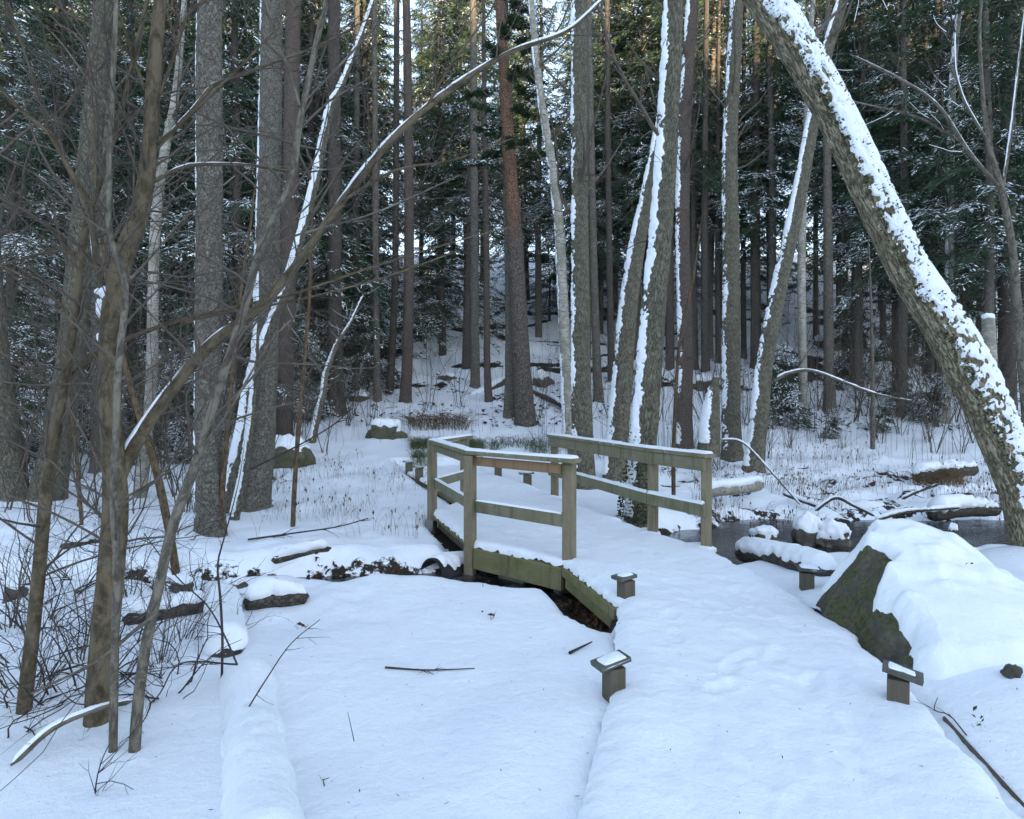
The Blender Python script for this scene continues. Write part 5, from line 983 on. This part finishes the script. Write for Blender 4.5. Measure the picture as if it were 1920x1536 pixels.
stick('thin twig leaning on the bridge corner post', [(897, 1200), (902, 1140), (906, 1090)], 2, 2, .15, .0, 6.3)
# dead leaf sprigs
def sprig(label, px, py, n, sz, mtl=LITTER, z=.03):
    d = on_ground(px, py); p = at(px, py, d); t = thing('leaf_sprig', label, 'dead leaves', None, tuple(p)); rg = np.random.default_rng(int(px)); polys = []
    for _ in range(4): grow(polys, (0, 0, -.02), (rg.normal() * .5, rg.normal() * .5, 1), sz * 3, .002, 1, rg, 0, .2, 6, .001, (.4, 1), .04, 3)
    m_ = MB(); tubes(m_, polys); obj('stems', m_.mesh('stems', [TWIG_DARK]), t)
    for q in range(n):
        c = np.array([rg.normal() * sz, rg.normal() * sz, abs(rg.normal()) * sz + z]); d1 = nrm(rg.normal(size=3)); s1 = nrm(np.cross(d1, rg.normal(size=3))); l = sz * rg.uniform(.6, 1.1); nn = np.cross(d1, s1) * l * .25
        m_ = MB(); m_.add([c - d1 * l, c + s1 * l * .45 + nn, c + nn * -.3, c - s1 * l * .45 + nn, c + d1 * l], T=[(0, 1, 2), (0, 2, 3), (1, 4, 2), (2, 4, 3)]); obj('leaf', m_.mesh('leaf', [mtl], False), t)
sprig('brown curled leaf on a dead sprig in the snow before the bridge', 922, 1162, 3, .035)
sprig('dry brown leaf lying half under snow near the short log', 566, 1180, 3, .03)
sprig('dark leafy sprig poking from the snow slope right of the boulder', 1862, 1235, 5, .022, LEAFM)
sprig('small dark leaf on the snowy shoulder of the boulder mound', 1814, 1140, 2, .016, LITTER, .3)
sprig('tuft of dark stems in the hollow right of the boardwalk', 1830, 1366, 6, .02, LEAFM)
sprig('reddish dry leaf clump below the handrail between its posts', 1272, 1003, 6, .045)
# stuff: stalks of the frozen marsh
def stalks(name, n, region, h, mtl, seed, lean=.3, head=.25, r=.0022, label=None):
    rg = np.random.default_rng(seed); polys = []; hv = []
    while len(polys) < n:
        x, y = region(rg); z = gz_fast(x, y); hh = h * rg.uniform(.4, 1.25); a = rg.uniform(0, 2 * pi); l = lean * rg.random() * hh
        P = np.array([(x, y, z - .03), (x + cos(a) * l * .25, y + sin(a) * l * .25, z + hh * .5), (x + cos(a) * l, y + sin(a) * l, z + hh), (x + cos(a) * l * 1.5, y + sin(a) * l * 1.5, z + hh * (1.06 - .25 * rg.random()))]); polys.append((P, r, r * .5, 3))
        if rg.random() < head:
            c = P[2]; w = rg.uniform(.008, .02); l2 = rg.uniform(.03, .08); s = np.array([cos(a + 1.5), sin(a + 1.5), 0]) * w; hv += [c, c + s - (0, 0, l2 * .5), c - (0, 0, l2), c - s - (0, 0, l2 * .5)]
    m_ = MB(); tubes(m_, polys)
    if hv: m_.add(np.array(hv), np.arange(len(hv)).reshape(-1, 4))
    o = obj(name, m_.mesh(name, [mtl]), None, 'stuff'); o['label'] = label; o['category'] = name.replace('_', ' '); return o
def gz_fast(x, y):
    i = min(max(np.searchsorted(gy, y) - 1, 0), len(gy) - 2); j = min(max(np.searchsorted(gx, x) - 1, 0), len(gx) - 2); u = (x - gx[j]) / (gx[j + 1] - gx[j]); v = (y - gy[i]) / (gy[i + 1] - gy[i])
    return float(GZ[i, j] * (1 - u) * (1 - v) + GZ[i, j + 1] * u * (1 - v) + GZ[i + 1, j] * (1 - u) * v + GZ[i + 1, j + 1] * u * v)
def reg(pxr, dr, clump=None):
    def f(rg):
        while True:
            d = rg.uniform(*dr); px = rg.uniform(*pxr); x = (px - 960) / 1280 * d
            if clump is None or vnoise(x * clump, d * clump, 0, 7) > .08 + rg.normal(0, .16): return x, d
    return f
stalks('dead_stalks', 1500, reg((1300, 1930), (10.6, 17.5), 1.1), .34, STALK, 1, .6, .55, .0026, 'brown dead stalks standing all over the frozen marsh on the right')
stalks('dead_weeds', 520, reg((480, 800), (8.6, 17), 1.2), .26, STALK, 2, .7, .4, .002, 'sparse dead weed stems in the snow left of the bridge')
stalks('thin_saplings', 420, reg((1000, 1900), (16.5, 25), .5), 1.5, DEADTWIG, 3, .22, 0, .0045, 'countless thin upright stems on the slope beyond the marsh')
stalks('thin_stems', 160, reg((560, 1080), (18.5, 25), .5), 1.1, DEADTWIG, 4, .25, 0, .004, 'thin upright stems on the snow behind the bridge')
stalks('frosted_grass', 1900, reg((770, 905), (16.8, 18.6), 1.3), .22, GRASSM, 5, 1.2, 0, .004, 'green grass tufts poking through snow at the trail end')
stalks('marsh_grass', 700, reg((920, 1075), (17.4, 18.8), 1.3), .20, GRASSM, 6, 1.2, 0, .004, 'greenish grass patch left of the mottled birch')
stalks('brush_pile', 500, reg((765, 880), (20.2, 21.4), None), .25, STALK, 7, 2.2, 0, .006, 'heap of dry snow dusted brush below the fallen trunk')
stalks('tussock_grass', 380, reg((1712, 1810), (14.2, 14.8), None), .24, STALK, 8, 1.2, .1, .004, 'brown tussock grass at the foot of the flat log')
# leaf litter below the bridge edge and on the stream banks
def litter(name, n, fn, label, seed, size=.028):
    rg = np.random.default_rng(seed); P = []
    while len(P) < n:
        x, y = fn(rg); P.append((x, y, gz_fast(x, y) + rg.uniform(.004, .03)))
    o = leaves(name, None, n, lambda r_, it=iter(P): next(it), size, LITTER, seed); o['label'] = label; o['category'] = 'leaf litter'
def fu(rg):
    while True:
        y = rg.uniform(5.5, 7.9); x = left(y) + rg.uniform(-.12, .6)
        if rg.random() < .95: return x, y
litter('leaf_litter', 900, fu, 'dark dead leaves in the sheltered gap under the bridge edge', 1)
litter('bank_litter', 260, lambda rg: (rg.uniform(-2.3, -1.3), 7.60 + rg.normal(0, .09)), 'brown leaf litter on the bare stream bank left of the pipe', 2, .034)
# hillside: dark heather and stones peeping through the snow
rg = np.random.default_rng(9); hv = []
while len(hv) < 4 * 9000:
    y = rg.uniform(20, 46); x = rg.uniform(-.78, .78) * y
    if fbm(np.array([x * .5]), np.array([y * .5]), 0, 2, 71)[0] + rg.normal(0, .12) < .06: continue
    c = np.array([x, y, gz_fast(x, y) + .03]); l = rg.uniform(.05, .16); a = rg.uniform(0, 2 * pi); d_ = np.array([cos(a), sin(a), rg.uniform(-.2, .6)]) * l; s_ = np.array([-sin(a), cos(a), rg.uniform(-.5, .5)]) * l * .35
    hv += [c - d_ * .3, c + s_, c + d_, c - s_]
m_ = MB(); m_.add(np.array(hv), np.arange(len(hv)).reshape(-1, 4)); o = obj('undergrowth', m_.mesh('undergrowth', [TWIG_DARK]), None, 'stuff'); o['label'] = 'dark low undergrowth showing through snow on the hillside'; o['category'] = 'undergrowth'

# specks blown onto the snow: bud scales, needles, bark crumbs
rg = np.random.default_rng(21); hv = []
for _ in range(420):
    y = rg.uniform(2.2, 9); x = rg.uniform(-.75, .75) * y; on_ = left(y) < x < right(y)
    if .0 < left(y) - x < .5 and y > 5: continue
    z = (-.012 if on_ else gz_fast(x, y) + .004); a = rg.uniform(0, 6.28); l = rg.uniform(.003, .014); w = rg.uniform(.001, .0035); d_ = np.array([cos(a), sin(a), 0]) * l; s_ = np.array([-sin(a), cos(a), 0]) * w; c = np.array([x, y, z + .004])
    hv += [c - d_, c + s_, c + d_ + (0, 0, .004), c - s_]
m_ = MB(); m_.add(np.array(hv), np.arange(len(hv)).reshape(-1, 4)); o = obj('specks', m_.mesh('specks', [TWIG_DARK]), None, 'stuff'); o['label'] = 'tiny dark specks of bark and needles scattered on the snow'; o['category'] = 'debris'
